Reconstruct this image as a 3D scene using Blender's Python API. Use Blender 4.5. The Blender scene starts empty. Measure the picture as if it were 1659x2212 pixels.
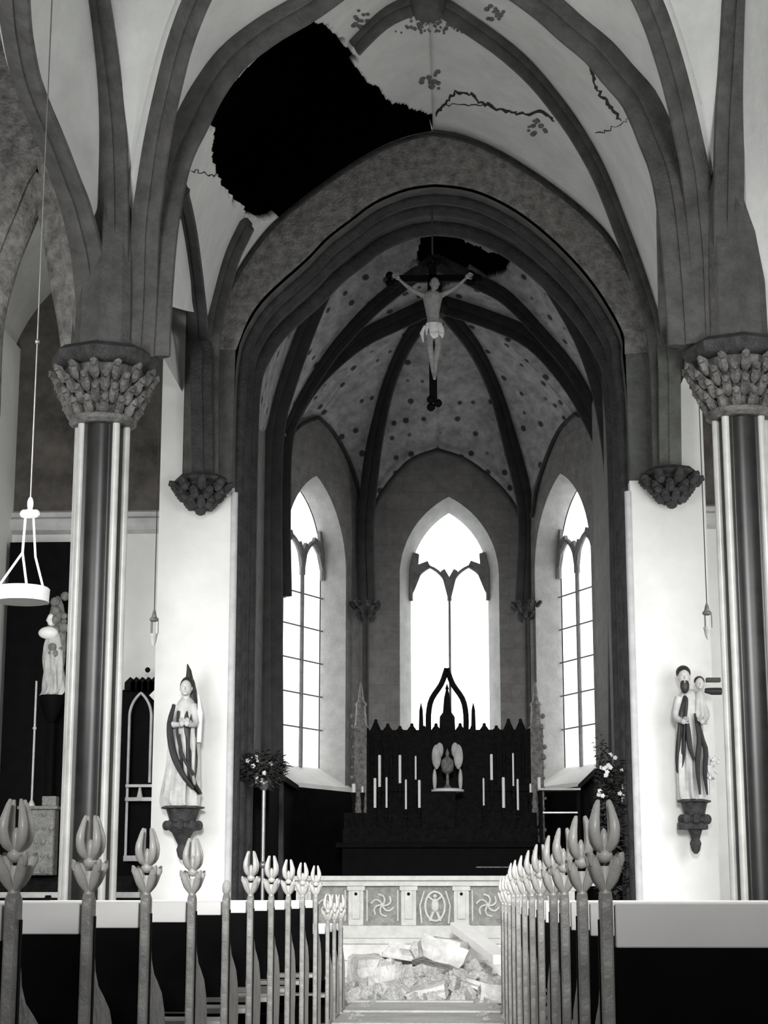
import bpy, bmesh, math, random
from mathutils import Vector as V, noise, Matrix
from mathutils.bvhtree import BVHTree
random.seed(7)
PI = math.pi
C = bpy.context.scene.collection
sc = bpy.context.scene

# ------------------------------------------------------------------ camera
EYE = V((0.36, 0.0, 1.0))
FPX, CX, CY = 3900.0, 829.5, 1106.0
PITCH = math.atan((1940 - CY) / FPX)
YAW = math.atan(170 * math.cos(PITCH) / FPX)
cam_d = bpy.data.cameras.new('camera'); cam = bpy.data.objects.new('camera', cam_d); C.objects.link(cam)
cam.location = EYE
cam.rotation_euler = (PI / 2 + PITCH, 0, YAW)
cam_d.sensor_fit = 'HORIZONTAL'; cam_d.sensor_width = 36; cam_d.lens = FPX / 1659 * 36
cam_d.clip_end = 200
sc.camera = cam
# ------------------------------------------------------------------ world, lights, exposure
w = bpy.data.worlds.new('world'); sc.world = w; w.use_nodes = True
bg = w.node_tree.nodes['Background']; bg.inputs[0].default_value = (1, 1, 1, 1); bg.inputs[1].default_value = 0.07
sc.view_settings.view_transform = 'Standard'; sc.view_settings.look = 'None'
sc.view_settings.exposure = 0.0; sc.view_settings.gamma = 1.0; sc.view_settings.use_curve_mapping = False

def area(name, loc, target, sx, sy, power, spread=180):
    d = bpy.data.lights.new(name, 'AREA'); d.shape = 'RECTANGLE'; d.size = sx; d.size_y = sy; d.energy = power
    d.spread = math.radians(spread)
    o = bpy.data.objects.new(name, d); C.objects.link(o); o.location = loc
    o.rotation_euler = (V(target) - V(loc)).to_track_quat('-Z', 'Y').to_euler()
    return o
area('aisle_window_light_left', (-5.4, 17.8, 3.5), (-2.9, 21.6, 2.9), 2.6, 3.4, 125, 140)
area('aisle_window_light_right', (5.4, 17.8, 3.5), (2.9, 21.6, 2.9), 2.6, 3.4, 140, 140)
area('west_fill_light', (0.4, -7.0, 6.5), (0.0, 20.0, 1.2), 3.0, 3.0, 190, 26)  # unseen fill added behind the camera to brighten rail, rubble and pews
area('nave_window_light_left', (-4.6, 9.5, 4.2), (0.5, 17.0, 10.0), 2.2, 2.6, 250)
area('nave_window_light_right', (4.6, 9.5, 4.2), (-0.5, 17.0, 10.0), 2.2, 2.6, 250)

# ------------------------------------------------------------------ pixel <-> place
cp, sp, cyw, syw = math.cos(PITCH), math.sin(PITCH), math.cos(YAW), math.sin(YAW)
FW = V((-syw * cp, cyw * cp, sp)); RT = V((cyw, syw, 0)); UP = RT.cross(FW)
def ray(px, py): return FW + RT * ((px - CX) / FPX) - UP * ((py - CY) / FPX)
def P(px, py, D):
    d = ray(px, py); return EYE + d * (D / d.y)
def PP(lst, D): return [P(a, b, D) for a, b in lst]
def proj(p):
    d = p - EYE; z = d.dot(FW); return CX + FPX * d.dot(RT) / z, CY - FPX * d.dot(UP) / z

# ------------------------------------------------------------------ materials
def mat(name, col, rough=0.8, var=0.25, scale=3.0, metal=0.0, bump=0.0, bscale=None, spec=0.4, dots=0.0, dscale=5.0, blocks=None, coords='Object'):
    m = bpy.data.materials.new(name); m.use_nodes = True
    nt = m.node_tree; b = nt.nodes['Principled BSDF']; L = nt.links
    c = V(col) if hasattr(col, '__len__') else V((col, col, col))
    tc = nt.nodes.new('ShaderNodeTexCoord')
    n = nt.nodes.new('ShaderNodeTexNoise'); n.inputs['Scale'].default_value = scale; n.inputs['Detail'].default_value = 8; n.inputs['Roughness'].default_value = 0.65
    L.new(tc.outputs[coords], n.inputs['Vector'])
    r = nt.nodes.new('ShaderNodeValToRGB')
    r.color_ramp.elements[0].position = 0.32; r.color_ramp.elements[1].position = 0.68
    r.color_ramp.elements[0].color = (*(c * (1 - var)), 1); r.color_ramp.elements[1].color = (*(c * (1 + var)), 1)
    L.new(n.outputs['Fac'], r.inputs['Fac']); out = r.outputs['Color']
    if dots > 0:
        vo = nt.nodes.new('ShaderNodeTexVoronoi'); vo.inputs['Scale'].default_value = dscale; vo.inputs['Randomness'].default_value = 0.45
        L.new(tc.outputs[coords], vo.inputs['Vector'])
        r2 = nt.nodes.new('ShaderNodeValToRGB'); r2.color_ramp.elements[0].position = 0.17; r2.color_ramp.elements[1].position = 0.24
        k = 1 - dots; r2.color_ramp.elements[0].color = (k, k, k, 1); r2.color_ramp.elements[1].color = (1, 1, 1, 1)
        L.new(vo.outputs['Distance'], r2.inputs['Fac'])
        mx = nt.nodes.new('ShaderNodeMix'); mx.data_type = 'RGBA'; mx.blend_type = 'MULTIPLY'; mx.inputs[0].default_value = 1
        L.new(out, mx.inputs[6]); L.new(r2.outputs['Color'], mx.inputs[7]); out = mx.outputs[2]
    if blocks:
        br = nt.nodes.new('ShaderNodeTexBrick'); br.inputs['Scale'].default_value = 1.0
        br.inputs['Brick Width'].default_value = blocks[0]; br.inputs['Row Height'].default_value = blocks[1]; br.inputs['Mortar Size'].default_value = blocks[2]
        br.inputs['Color1'].default_value = (1, 1, 1, 1); br.inputs['Color2'].default_value = (.9, .9, .9, 1); br.inputs['Mortar'].default_value = (.8, .8, .8, 1)
        mp = nt.nodes.new('ShaderNodeMapping'); mp.inputs['Rotation'].default_value = blocks[3]
        L.new(tc.outputs[coords], mp.inputs['Vector']); L.new(mp.outputs['Vector'], br.inputs['Vector'])
        mx = nt.nodes.new('ShaderNodeMix'); mx.data_type = 'RGBA'; mx.blend_type = 'MULTIPLY'; mx.inputs[0].default_value = 1
        L.new(out, mx.inputs[6]); L.new(br.outputs['Color'], mx.inputs[7]); out = mx.outputs[2]
    L.new(out, b.inputs['Base Color'])
    b.inputs['Roughness'].default_value = rough; b.inputs['Metallic'].default_value = metal; b.inputs['Specular IOR Level'].default_value = spec
    if bump > 0:
        n2 = nt.nodes.new('ShaderNodeTexNoise'); n2.inputs['Scale'].default_value = bscale or scale * 6; n2.inputs['Detail'].default_value = 6
        L.new(tc.outputs[coords], n2.inputs['Vector'])
        bp = nt.nodes.new('ShaderNodeBump'); bp.inputs['Strength'].default_value = bump; bp.inputs['Distance'].default_value = 0.05
        L.new(n2.outputs['Fac'], bp.inputs['Height']); L.new(bp.outputs['Normal'], b.inputs['Normal'])
    return m
def emis(name, s, tint=(1, 1, 1)):
    m = bpy.data.materials.new(name); m.use_nodes = True; nt = m.node_tree; nt.nodes.remove(nt.nodes['Principled BSDF'])
    e = nt.nodes.new('ShaderNodeEmission'); e.inputs[1].default_value = s
    tc = nt.nodes.new('ShaderNodeTexCoord'); n = nt.nodes.new('ShaderNodeTexNoise'); n.inputs['Scale'].default_value = 1.2
    r = nt.nodes.new('ShaderNodeValToRGB'); r.color_ramp.elements[0].color = (.86 * tint[0], .86 * tint[1], .86 * tint[2], 1); r.color_ramp.elements[1].color = (*tint, 1)
    nt.links.new(tc.outputs['Object'], n.inputs[0]); nt.links.new(n.outputs[0], r.inputs[0]); nt.links.new(r.outputs[0], e.inputs[0])
    nt.links.new(e.outputs[0], nt.nodes['Material Output'].inputs[0]); return m
MT = dict(
    web=mat('vault_plaster', (.66, .67, .65), .9, .10, 2.2, bump=.15, bscale=14),
    webc=mat('painted_vault_plaster', (.34, .34, .345), .9, .38, 5, dots=.85, dscale=3.6, bump=.2, bscale=12),
    rib=mat('dark_rib_stone', (.08, .079, .077), .75, .35, 5, bump=.35, bscale=30),
    ribc=mat('black_rib_stone', (.028, .028, .03), .75, .35, 5, bump=.3, bscale=30),
    band=mat('arch_masonry', (.20, .195, .185), .85, .55, 8, bump=.6, bscale=26),
    order=mat('arch_moulding_stone', (.035, .035, .037), .7, .45, 5, bump=.5, bscale=25),
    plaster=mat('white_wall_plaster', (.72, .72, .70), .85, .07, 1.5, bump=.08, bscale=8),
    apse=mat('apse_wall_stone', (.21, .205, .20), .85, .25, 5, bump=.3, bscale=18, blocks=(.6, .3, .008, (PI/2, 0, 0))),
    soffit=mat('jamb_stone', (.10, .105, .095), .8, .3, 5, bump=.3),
    light=mat('pale_moulding_stone', (.5, .5, .5), .8, .15, 5),
    shaft=mat('polished_dark_stone', (.014, .014, .0135), .32, .5, 4, spec=.3),
    colon=mat('bright_strip_stone', (.46, .46, .44), .3, .2, 3, spec=.6),
    cap=mat('carved_stone', (.12, .118, .112), .5, .7, 9, bump=.5, bscale=30),
    floor=mat('floor_stone', (.55, .54, .52), .7, .2, 3, bump=.2),
    dusty=mat('plaster_dusted_floor', (.55, .545, .53), .85, .12, 5, bump=.5, bscale=30),
    rubble=mat('broken_plaster', (.53, .525, .51), .9, .35, 4, bump=.6, bscale=16),
    marble=mat('carved_marble', (.40, .40, .38), .6, .14, 9, bump=.15),
    toned_marble=mat('marble_panel', (.2, .2, .19), .6, .3, 14, bump=.6, bscale=40),  # darker marble; relief shade of the rail panels is put into its colour
    wood=mat('black_wood', (.003, .003, .0033), .7, .4, 6, spec=.06),
    endw=mat('bench_end_oak', (.34, .335, .32), .42, .3, 7, bump=.25, bscale=25, spec=.5),
    pale=mat('white_painted_wood', (.85, .84, .82), .6, .05, 4),
    seat=mat('lit_seat_board', (.72, .71, .69), .7, .2, 6),  # pale colour puts the window light on the seats into the boards
    gilt=mat('dark_carving', (.005, .005, .005), .7, .8, 14, bump=.8, bscale=30, spec=.15),
    mid=mat('worn_gilding', (.16, .155, .15), .5, .6, 14, bump=.5, bscale=35),
    dark=mat('black_roof_timber', (.008, .008, .008), .95, .5, 4, spec=.05),  # near-black: darkness of the unlit roof space is put into the timber colour
    mural=mat('wall_painting', (.085, .078, .07), .9, .6, 2.0, bump=.2),
    stat=mat('painted_statue', (.45, .45, .44), .55, .25, 5),
    statd=mat('dark_painted_statue', (.022, .022, .022), .5, .4, 6),
    skin=mat('pale_carved_face', (.55, .54, .52), .6, .08, 6),
    bracket=mat('carved_bracket', (.04, .04, .04), .6, .6, 12, bump=.5),
    white=mat('white_enamel', (.88, .88, .86), .4, .04, 5),
    metal=mat('dull_metal', (.25, .25, .25), .4, .2, 9, metal=.7),
    cordm=mat('dark_cord', (.04, .04, .04), .8, .2, 9),
    wax=mat('candle_wax', (.75, .74, .72), .5, .06, 8),
    leaf=mat('dark_leaf', (.035, .038, .034), .6, .5, 9),
    flower=mat('white_petals', (.7, .7, .7), .7, .12, 12),
    crack=mat('crack_shadow_plaster', (.03, .03, .03), .95, .3, 8),
    smudge=mat('faded_ornament_paint', (.14, .14, .14), .95, .5, 20),
    body=mat('pale_carved_wood', (.26, .26, .255), .6, .3, 14),
    pane=emis('daylit_glass', 3.4, (.97, 1.0, .99)), pane2=emis('daylit_side_glass', 2.6),
    far=emis('daylit_aisle_glass', 1.5),
)

# ------------------------------------------------------------------ object helpers
def props(o, label=None, cat=None, group=None, kind=None):
    if label: o['label'] = label
    if cat: o['category'] = cat
    if group: o['group'] = group
    if kind: o['kind'] = kind
    return o
def thing(name, loc, label, cat, group=None, rz=0.0):
    o = bpy.data.objects.new(name, None); C.objects.link(o); o.location = loc; o.rotation_euler = (0, 0, rz)
    o.empty_display_size = .1
    return props(o, label, cat, group)
class M:
    """collects polygons; build() links them as one mesh object (world or parent-local coordinates)"""
    def __init__(s): s.v = []; s.f = []
    def add(s, vs, fs):
        k = len(s.v); s.v += [tuple(p) for p in vs]; s.f += [tuple(i + k for i in f) for f in fs]
    def box(s, a, b):
        x0, y0, z0 = a; x1, y1, z1 = b
        s.add([(x0,y0,z0),(x1,y0,z0),(x1,y1,z0),(x0,y1,z0),(x0,y0,z1),(x1,y0,z1),(x1,y1,z1),(x0,y1,z1)],
              [(0,3,2,1),(4,5,6,7),(0,1,5,4),(1,2,6,5),(2,3,7,6),(3,0,4,7)])
    def cbox(s, c, sz): s.box([c[i]-sz[i]/2 for i in range(3)], [c[i]+sz[i]/2 for i in range(3)])
    def rings(s, rs, cap=True, closed=True):
        n = len(rs[0]); vs = [p for r in rs for p in r]; fs = []
        for i in range(len(rs)-1):
            for j in range(n if closed else n-1):
                a = i*n+j; b = i*n+(j+1) % n; fs.append((a, b, b+n, a+n))
        if cap and closed: fs.append(tuple(range(n))[::-1]); fs.append(tuple((len(rs)-1)*n+j for j in range(n)))
        s.add(vs, fs)
    def lathe(s, prof, c=(0,0,0), n=24, mod=None):
        rs = []
        for r, z in prof:
            rs.append([(c[0]+(r*(mod(2*PI*j/n) if mod else 1))*math.cos(2*PI*j/n), c[1]+(r*(mod(2*PI*j/n) if mod else 1))*math.sin(2*PI*j/n), c[2]+z) for j in range(n)])
        s.rings(rs)
    def tube(s, pts, r, n=8, cap=True):
        pts = [V(p) for p in pts]; rr = r if hasattr(r, '__len__') else [r]*len(pts)
        T0 = (pts[1]-pts[0]).normalized(); ref = V((0,0,1)) if abs(T0.z) < .9 else V((1,0,0))
        rs = []
        for i, p in enumerate(pts):
            T = (pts[min(i+1, len(pts)-1)] - pts[max(i-1, 0)]).normalized()
            N = (ref - T*ref.dot(T)).normalized(); B = T.cross(N); ref = N
            rs.append([p + (N*math.cos(2*PI*j/n) + B*math.sin(2*PI*j/n))*rr[i] for j in range(n)])
        s.rings(rs, cap)
    def sweep(s, pts, prof, center):
        rs = []
        for i, p in enumerate(pts):
            T = (pts[min(i+1, len(pts)-1)] - pts[max(i-1, 0)]).normalized()
            ref = center(p) - p
            N = (ref - T*ref.dot(T)).normalized(); B = T.cross(N)
            rs.append([p + B*a + N*b for a, b in prof])
        s.rings(rs)
    def ball(s, c, r, n=10, m=7, fn=None):
        sx, sy, sz = r if hasattr(r, '__len__') else (r, r, r); rs = []
        for i in range(m+1):
            t = PI*min(max(i/m, .02), .98); rs.append([(c[0]+sx*math.sin(t)*math.cos(2*PI*j/n), c[1]+sy*math.sin(t)*math.sin(2*PI*j/n), c[2]-sz*math.cos(t)) for j in range(n)])
        s.rings(rs)
    def prism(s, poly, y0, y1):      # polygon in x,z pushed along y
        n = len(poly); vs = [(x, y0, z) for x, z in poly]+[(x, y1, z) for x, z in poly]
        s.add(vs, [tuple(range(n)), tuple(range(2*n-1, n-1, -1))]+[(j, j+n, (j+1) % n+n, (j+1) % n) for j in range(n)])
    def prismx(s, poly, x0, x1):     # polygon in y,z pushed along x
        n = len(poly); vs = [(x0, y, z) for y, z in poly]+[(x1, y, z) for y, z in poly]
        s.add(vs, [tuple(range(n)), tuple(range(2*n-1, n-1, -1))]+[(j, j+n, (j+1) % n+n, (j+1) % n) for j in range(n)])
    def build(s, name, m, parent=None, smooth=35, bevel=0, fixn=True, label=None, solid=0):
        me = bpy.data.meshes.new(name); me.from_pydata(s.v, [], s.f); me.validate()
        if fixn:
            bm = bmesh.new(); bm.from_mesh(me); bmesh.ops.recalc_face_normals(bm, faces=bm.faces); bm.to_mesh(me); bm.free()
        o = bpy.data.objects.new(name, me); C.objects.link(o); me.materials.append(MT[m] if isinstance(m, str) else m)
        if smooth:
            me.shade_smooth()
            me.set_sharp_from_angle(angle=math.radians(smooth))
        if parent: o.parent = parent
        if bevel:
            b = o.modifiers.new('bevel', 'BEVEL'); b.width = bevel; b.segments = 2; b.limit_method = 'ANGLE'
        if solid:
            q = o.modifiers.new('solid', 'SOLIDIFY'); q.thickness = solid; q.offset = 1
        if label: o['label'] = label
        return o
def cr(pts, n):
    """smooth curve through pts, resampled to n+1 points of equal spacing"""
    pts = [V(p) for p in pts]; q = [pts[0]*2-pts[1]]+pts+[pts[-1]*2-pts[-2]]; out = []
    for i in range(1, len(q)-2):
        for k in range(16):
            t = k/16; a, b, c, d = q[i-1], q[i], q[i+1], q[i+2]
            out.append(.5*((2*b)+(c-a)*t+(2*a-5*b+4*c-d)*t*t+(3*b-a-3*c+d)*t**3))
    out.append(pts[-1]); L = [0]
    for i in range(1, len(out)): L.append(L[-1]+(out[i]-out[i-1]).length)
    res = []; j = 0
    for k in range(n+1):
        s_ = L[-1]*k/n
        while j < len(L)-2 and L[j+1] < s_: j += 1
        t = (s_-L[j])/max(L[j+1]-L[j], 1e-9); res.append(out[j].lerp(out[j+1], min(max(t, 0), 1)))
    return res
def ribprof(w_, h): return [(-w_/2, -.06), (-w_/2, h*.25), (-w_*.36, h*.45), (-w_*.26, h*.42), (-w_*.2, h*.8), (-w_*.08, h*1.0), (w_*.08, h), (w_*.2, h*.8), (w_*.26, h*.42), (w_*.36, h*.45), (w_/2, h*.25), (w_/2, -.06)]
mid = lambda p: V((0, p.y - .8, 5.0))
def inpoly(x, y, poly):
    c = False; n = len(poly)
    for i in range(n):
        x1, y1 = poly[i]; x2, y2 = poly[(i+1) % n]
        if (y1 > y) != (y2 > y) and x < (x2-x1)*(y-y1)/(y2-y1)+x1: c = not c
    return c
def loft(A, B, m, bulge=0.0, hole=None):
    """thin shell between two curves; `hole` = broken-out patch"""
    n = len(A)-1; mm = M(); vs = []; fs = []
    for i in range(n+1):
        for j in range(m+1):
            t = j/m; p = A[i].lerp(B[i], t)
            d = (p - V((0, p.y, 5))).normalized(); p = p + d*(bulge*math.sin(PI*t)*math.sin(PI*min(i/n, .5)) + .04)
            vs.append(p)
    for i in range(n):
        for j in range(m):
            a = i*(m+1)+j; f = (a, a+1, a+m+2, a+m+1)
            if hole:
                c = (vs[a]+vs[a+m+2])/2; x, y = proj(c)
                w1 = noise.noise(c*2.3)*14 + noise.noise(c*9)*8
                if inpoly(x+w1, y-w1*.7, hole): continue
            fs.append(f)
    # normals away from the room
    if fs:
        f = fs[len(fs)//2]; a, b, c = vs[f[0]], vs[f[1]], vs[f[2]]
        if (b-a).cross(c-a).dot(a - V((0, a.y-1, 5))) < 0: fs = [g[::-1] for g in fs]
    mm.add(vs, fs); return mm
def struct(o): o['kind'] = 'structure'; return o
trim_no = [0]
def rib(pts, wd, h, m='rib', n=40, center=mid, parent=None):
    mm = M(); mm.sweep(cr(pts, n), ribprof(wd, h), center); trim_no[0] += 1
    return struct(mm.build('trim_%d' % trim_no[0], m, parent, smooth=50))
def ext(lst): return [P(a, b, d) for a, b, d in lst]

# ================================================================== STRUCTURE
HOLE = [(640,38),(705,55),(742,85),(766,115),(792,172),(850,222),(905,243),(946,262),(940,268),(925,292),(880,296),(800,337),(720,382),(650,432),(618,466),(560,480),(530,466),(500,440),(486,402),(466,372),(462,340),(465,310),(454,270),(449,243),(470,213),(520,163),(590,90)]
mm = M(); mm.box((-5.8, -9, -.2), (5.8, 19.3, 0)); struct(mm.build('floor', 'floor'))

# ---- nave ribs (left, right): A = transverse arch on the two columns, B = diagonals of the last bay, E/D/Cc = ribs of the bay nearer the camera, G = arcade arches
A_L = ext([(312,775,16),(318,640,16),(330,500,16),(350,385,16),(370,320,16),(400,260,16),(435,190,16),(490,115,16),(570,52,16),(655,2,16),(745,-62,16),(840,-118,16),(922,-145,16)])
A_R = ext([(1500,750,16),(1490,600,16),(1475,450,16),(1457,360,16),(1434,300,16),(1414,250,16),(1389,200,16),(1346,150,16),(1304,100,16),(1244,50,16),(1190,2,16),(1100,-62,16),(1005,-118,16),(922,-145,16)])
E_L = ext([(290,775,15.95),(298,650,15.95),(304,500,15.9),(318,400,15.8),(335,300,15.6),(357,200,15.3),(383,100,15),(420,0,14.6),(475,-110,14.2),(560,-250,13.6)])
E_R = ext([(1540,745,15.95),(1532,550,15.95),(1515,400,15.9),(1494,300,15.7),(1470,200,15.4),(1441,100,15),(1404,0,14.6),(1345,-110,14.2),(1260,-250,13.6)])
D_L = ext([(232,775,15.9),(236,600,15.9),(238,400,15.8),(231,200,15.6),(207,0,15.2),(175,-130,14.9),(140,-250,14.6)])
D_R = ext([(1592,745,15.9),(1584,600,15.9),(1583,400,15.8),(1585,200,15.6),(1592,0,15.2),(1604,-130,14.9),(1620,-250,14.6)])
C_L = ext([(196,775,15.9),(188,650,15.9),(178,540,15.8),(160,450,15.6),(138,380,15.4),(110,300,15.1),(80,230,14.8),(52,150,14.4),(36,70,14),(28,0,13.6),(20,-200,12.6)])
G_L = ext([(330,760,16.3),(348,500,17),(372,390,18),(393,440,19.5),(410,545,21),(424,700,21.6),(430,1035,21.75)])
G_R = ext([(1495,740,16.3),(1478,500,17),(1455,380,18),(1446,430,19.5),(1448,560,21),(1453,700,21.6),(1457,1015,21.75)])
B_L = ext([(440,1035,21.8),(441,800,21.8),(454,690,21.7),(490,560,21.4),(532,470,21),(590,345,20.5),(655,235,19.8),(742,120,19),(820,38,18.6),(875,6,18.5),(925,-8,18.5)])
B_R = ext([(1443,1015,21.8),(1436,800,21.8),(1420,690,21.7),(1389,595,21.4),(1354,500,21),(1304,375,20.5),(1254,285,20.1),(1204,215,19.7),(1149,150,19.3),(1079,88,18.8),(1004,35,18.6),(960,6,18.5),(925,-8,18.5)])
F_L = PP([(450,760),(470,680),(500,618),(545,545),(600,480),(700,400),(800,335),(870,303),(935,288)], 22)
F_R = PP([(1440,760),(1415,700),(1385,640),(1350,575),(1300,500),(1210,420),(1090,340),(1000,300),(935,288)], 22)
rib(A_L, .22, .26); rib(A_R, .22, .26)
rib(E_L, .17, .2); rib(E_R, .17, .2); rib(D_L, .2, .2); rib(D_R, .2, .2); rib(C_L, .22, .22)
# ribs B: the left one is broken where the vault fell in
bl = cr(B_L, 80)
def seg(c, test):
    run = []
    for p in c:
        if test(proj(p)): run.append(p)
        elif run: yield run; run = []
    if run: yield run
for run in seg(bl, lambda q: not inpoly(q[0]+(4 if q[1] > 300 else -6), q[1], HOLE)):
    if len(run) > 3: rib(run, .17, .2, n=len(run)-1)
rib(B_R, .17, .2)
# keystone boss at the crossing
mm = M(); k = P(925, -6, 18.45); mm.lathe([(.04,-.28),(.16,-.22),(.2,-.1),(.2,.1)], k, 20); struct(mm.build('trim_keystone', 'rib'))
# soffit arch of the aisle beside the left column
C2 = ext([(205,770,16.1),(192,680,16.1),(176,600,16.1),(160,500,16.1),(138,415,16.1),(96,345,16.1),(50,380,16.1),(15,460,16.1),(-25,560,16.1),(-60,700,16.1),(-70,900,16.1)])
mm = M(); mm.sweep(cr(C2, 30), ribprof(.42, .3), lambda p: P(85, 700, 16.1)); struct(mm.build('trim_aisle_arch', 'band', smooth=50))
mm = M(); c2 = cr(C2, 40); mm.rings([c2, [V((p.x, p.y+.02, 11.0)) for p in c2]], False, False); struct(mm.build('wall_aisle_spandrel', 'band', smooth=0))

# ---- vault webs
N = 220
webs = []
def top(c, k): return c[k:]
def web(a, b, m, bulge, hole=None, n=60, mt='web', name='ceiling'):
    mm = loft(cr(a, n), cr(b, n), m, bulge, hole)
    o = struct(mm.build(name, mt, fixn=False, smooth=60, solid=.14)); webs.append((mm, o)); return o
web(A_L[1:], B_L[2:], 110, .10, HOLE, 260); web(B_L[2:], F_L, 70, .05, HOLE, 260)
web(A_R[1:], B_R[2:], 16, .10); web(B_R[2:], F_R, 12, .05)
web(E_L, A_L, 10, .06); web(E_R, A_R, 10, .06); web(D_L, E_L, 10, .06); web(D_R, E_R, 10, .06)
web(C_L, D_L, 10, .04)
CR_ = ext([(1660,745,15.9),(1662,600,15.8),(1668,400,15.5),(1682,200,15),(1700,0,14.4),(1740,-250,13.5)])
web(D_R, CR_, 10, .04)
# arcade arches lie against the webs
bv = [BVHTree.FromPolygons([v for v in m_.v], m_.f) for m_, o_ in webs]
for G_, mt in ((G_L, 'order'), (G_R, 'soffit')):
    g2 = []
    for p in cr(G_, 24):
        d = (p-EYE).normalized(); h = [b.ray_cast(EYE, d) for b in bv]; h = [x for x in h if x[0] is not None and x[0].z > 6]
        g2.append(min(h, key=lambda x: x[3])[0] if h and min(x[3] for x in h) < (p-EYE).length else p)
    rib(g2[5:], .17, .2, mt)
# far side of the broken ceiling: roof space closed against sky light, its darkness in near-black timber
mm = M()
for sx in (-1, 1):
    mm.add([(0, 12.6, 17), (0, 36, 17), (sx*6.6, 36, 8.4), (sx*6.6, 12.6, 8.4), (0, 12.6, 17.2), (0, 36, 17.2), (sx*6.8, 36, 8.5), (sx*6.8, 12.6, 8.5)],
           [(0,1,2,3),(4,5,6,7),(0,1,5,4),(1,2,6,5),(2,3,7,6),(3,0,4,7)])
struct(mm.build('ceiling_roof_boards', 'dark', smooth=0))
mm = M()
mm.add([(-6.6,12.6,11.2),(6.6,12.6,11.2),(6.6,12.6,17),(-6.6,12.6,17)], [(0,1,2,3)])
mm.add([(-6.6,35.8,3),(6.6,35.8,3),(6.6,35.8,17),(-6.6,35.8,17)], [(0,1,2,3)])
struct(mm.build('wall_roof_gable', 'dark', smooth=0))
for k in range(9):
    y = 16 + k*.9; mm = M()
    for sx in (-1, 1): mm.tube([(sx*.05, y, 16.6), (sx*5.2, y, 10)], .07, 6)
    mm.tube([(-3.2, y, 12.9), (3.2, y, 12.9)], .06, 6)
    props(mm.build('roof_rafter', 'dark'), 'black rafter pair seen through the hole in the vault, %s' % ['nearest the nave columns','second from the nave columns','third from the nave columns','fourth of nine','fifth, above the vault crossing','sixth, behind the crossing','seventh, toward the chancel','eighth, next to the chancel wall','last, above the chancel arch'][k], 'roof beam', 'black rafters in the roof space')

# ---- east wall of the nave with the chancel arch
O_L = PP([(505,1950),(507,1700),(510,1300),(512,900),(518,760),(540,695),(570,651),(610,612),(663,565),(708,518),(760,478),(802,446),(847,424),(890,410),(938,404)], 22)
O_R = PP([(1397,1950),(1390,1700),(1383,1300),(1372,900),(1360,770),(1341,722),(1302,650),(1260,592),(1208,536),(1151,486),(1095,448),(1035,420),(985,408),(938,404)], 22)
for o_ in (O_L, O_R):
    o_[0].z = .0; sx = -1 if o_ is O_L else 1
for c in (O_L, O_R):
    sx = -1 if c is O_L else 1
    for p in c[:4]: p.x = sx*2.48
    c[4].x = sx*2.44
oL = cr(O_L[4:], 40); oR = cr(O_R[4:], 40)
mm = M()
for o_, f_ in ((oL, F_L), (oR, F_R)):
    fl = cr(f_, 40); l = loft(o_, fl, 6); mm.add(l.v, l.f)
struct(mm.build('wall_arch_band', 'band', smooth=30, solid=0))
zc = 5.9
for sx in (-1, 1):
    mm = M(); mm.box((min(sx*2.48, sx*3.4), 22, 0), (max(sx*2.48, sx*3.4), 22.4, 6.08)); struct(mm.build('wall_east_left' if sx < 0 else 'wall_east_right', 'plaster', smooth=0))
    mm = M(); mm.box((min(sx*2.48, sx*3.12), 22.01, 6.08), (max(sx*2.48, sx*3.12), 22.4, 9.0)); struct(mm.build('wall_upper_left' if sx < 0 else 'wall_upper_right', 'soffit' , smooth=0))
    mm = M(); mm.box((min(sx*3.12, sx*3.4), 22, 6.08), (max(sx*3.12, sx*3.4), 22.4, 9.0)); struct(mm.build('wall_outer_left' if sx < 0 else 'wall_outer_right', 'plaster' , smooth=0))
# soffit / jamb of the arch with two roll orders
for c, sx in ((O_L, -1), (O_R, 1)):
    full = cr(c, 70); back = [p + V((0, 1.45, 0)) for p in full]
    mm = M(); mm.rings([full, back], False, False); struct(mm.build('wall_arch_soffit', 'soffit', smooth=50))
    inward = lambda p: V((0, p.y, max(2.0, min(p.z, 7.2))))
    def offs(cur, k, dy): return [p + (inward(p)-p).normalized()*k + V((0, dy, 0)) for p in cur]
    circ = lambda r: [(r*math.cos(2*PI*j/10), r*math.sin(2*PI*j/10)) for j in range(10)]
    for kk, dy, r, mt in ((.02, .03, .05, 'light'), (.03, .3, .085, 'order'), (.05, .62, .1, 'order'), (.06, 1.05, .035, 'light'), (.05, 1.3, .12, 'order')):
        a = offs(full, kk, dy)
        if mt == 'light':
            a = [p for p in a if p.z < (6.1 if r > .04 else 7.4)]
        mm = M(); mm.sweep(a, circ(r), inward); trim_no[0] += 1; struct(mm.build('trim_%d' % trim_no[0], mt, smooth=60))
# outline roll where the vault meets the wall
for f_ in (F_L, F_R):
    mm = M(); mm.tube([p + V((0, -.03, -.02)) for p in cr(f_[1:], 40)], .028, 6); trim_no[0] += 1; struct(mm.build('trim_%d' % trim_no[0], 'order'))

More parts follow.
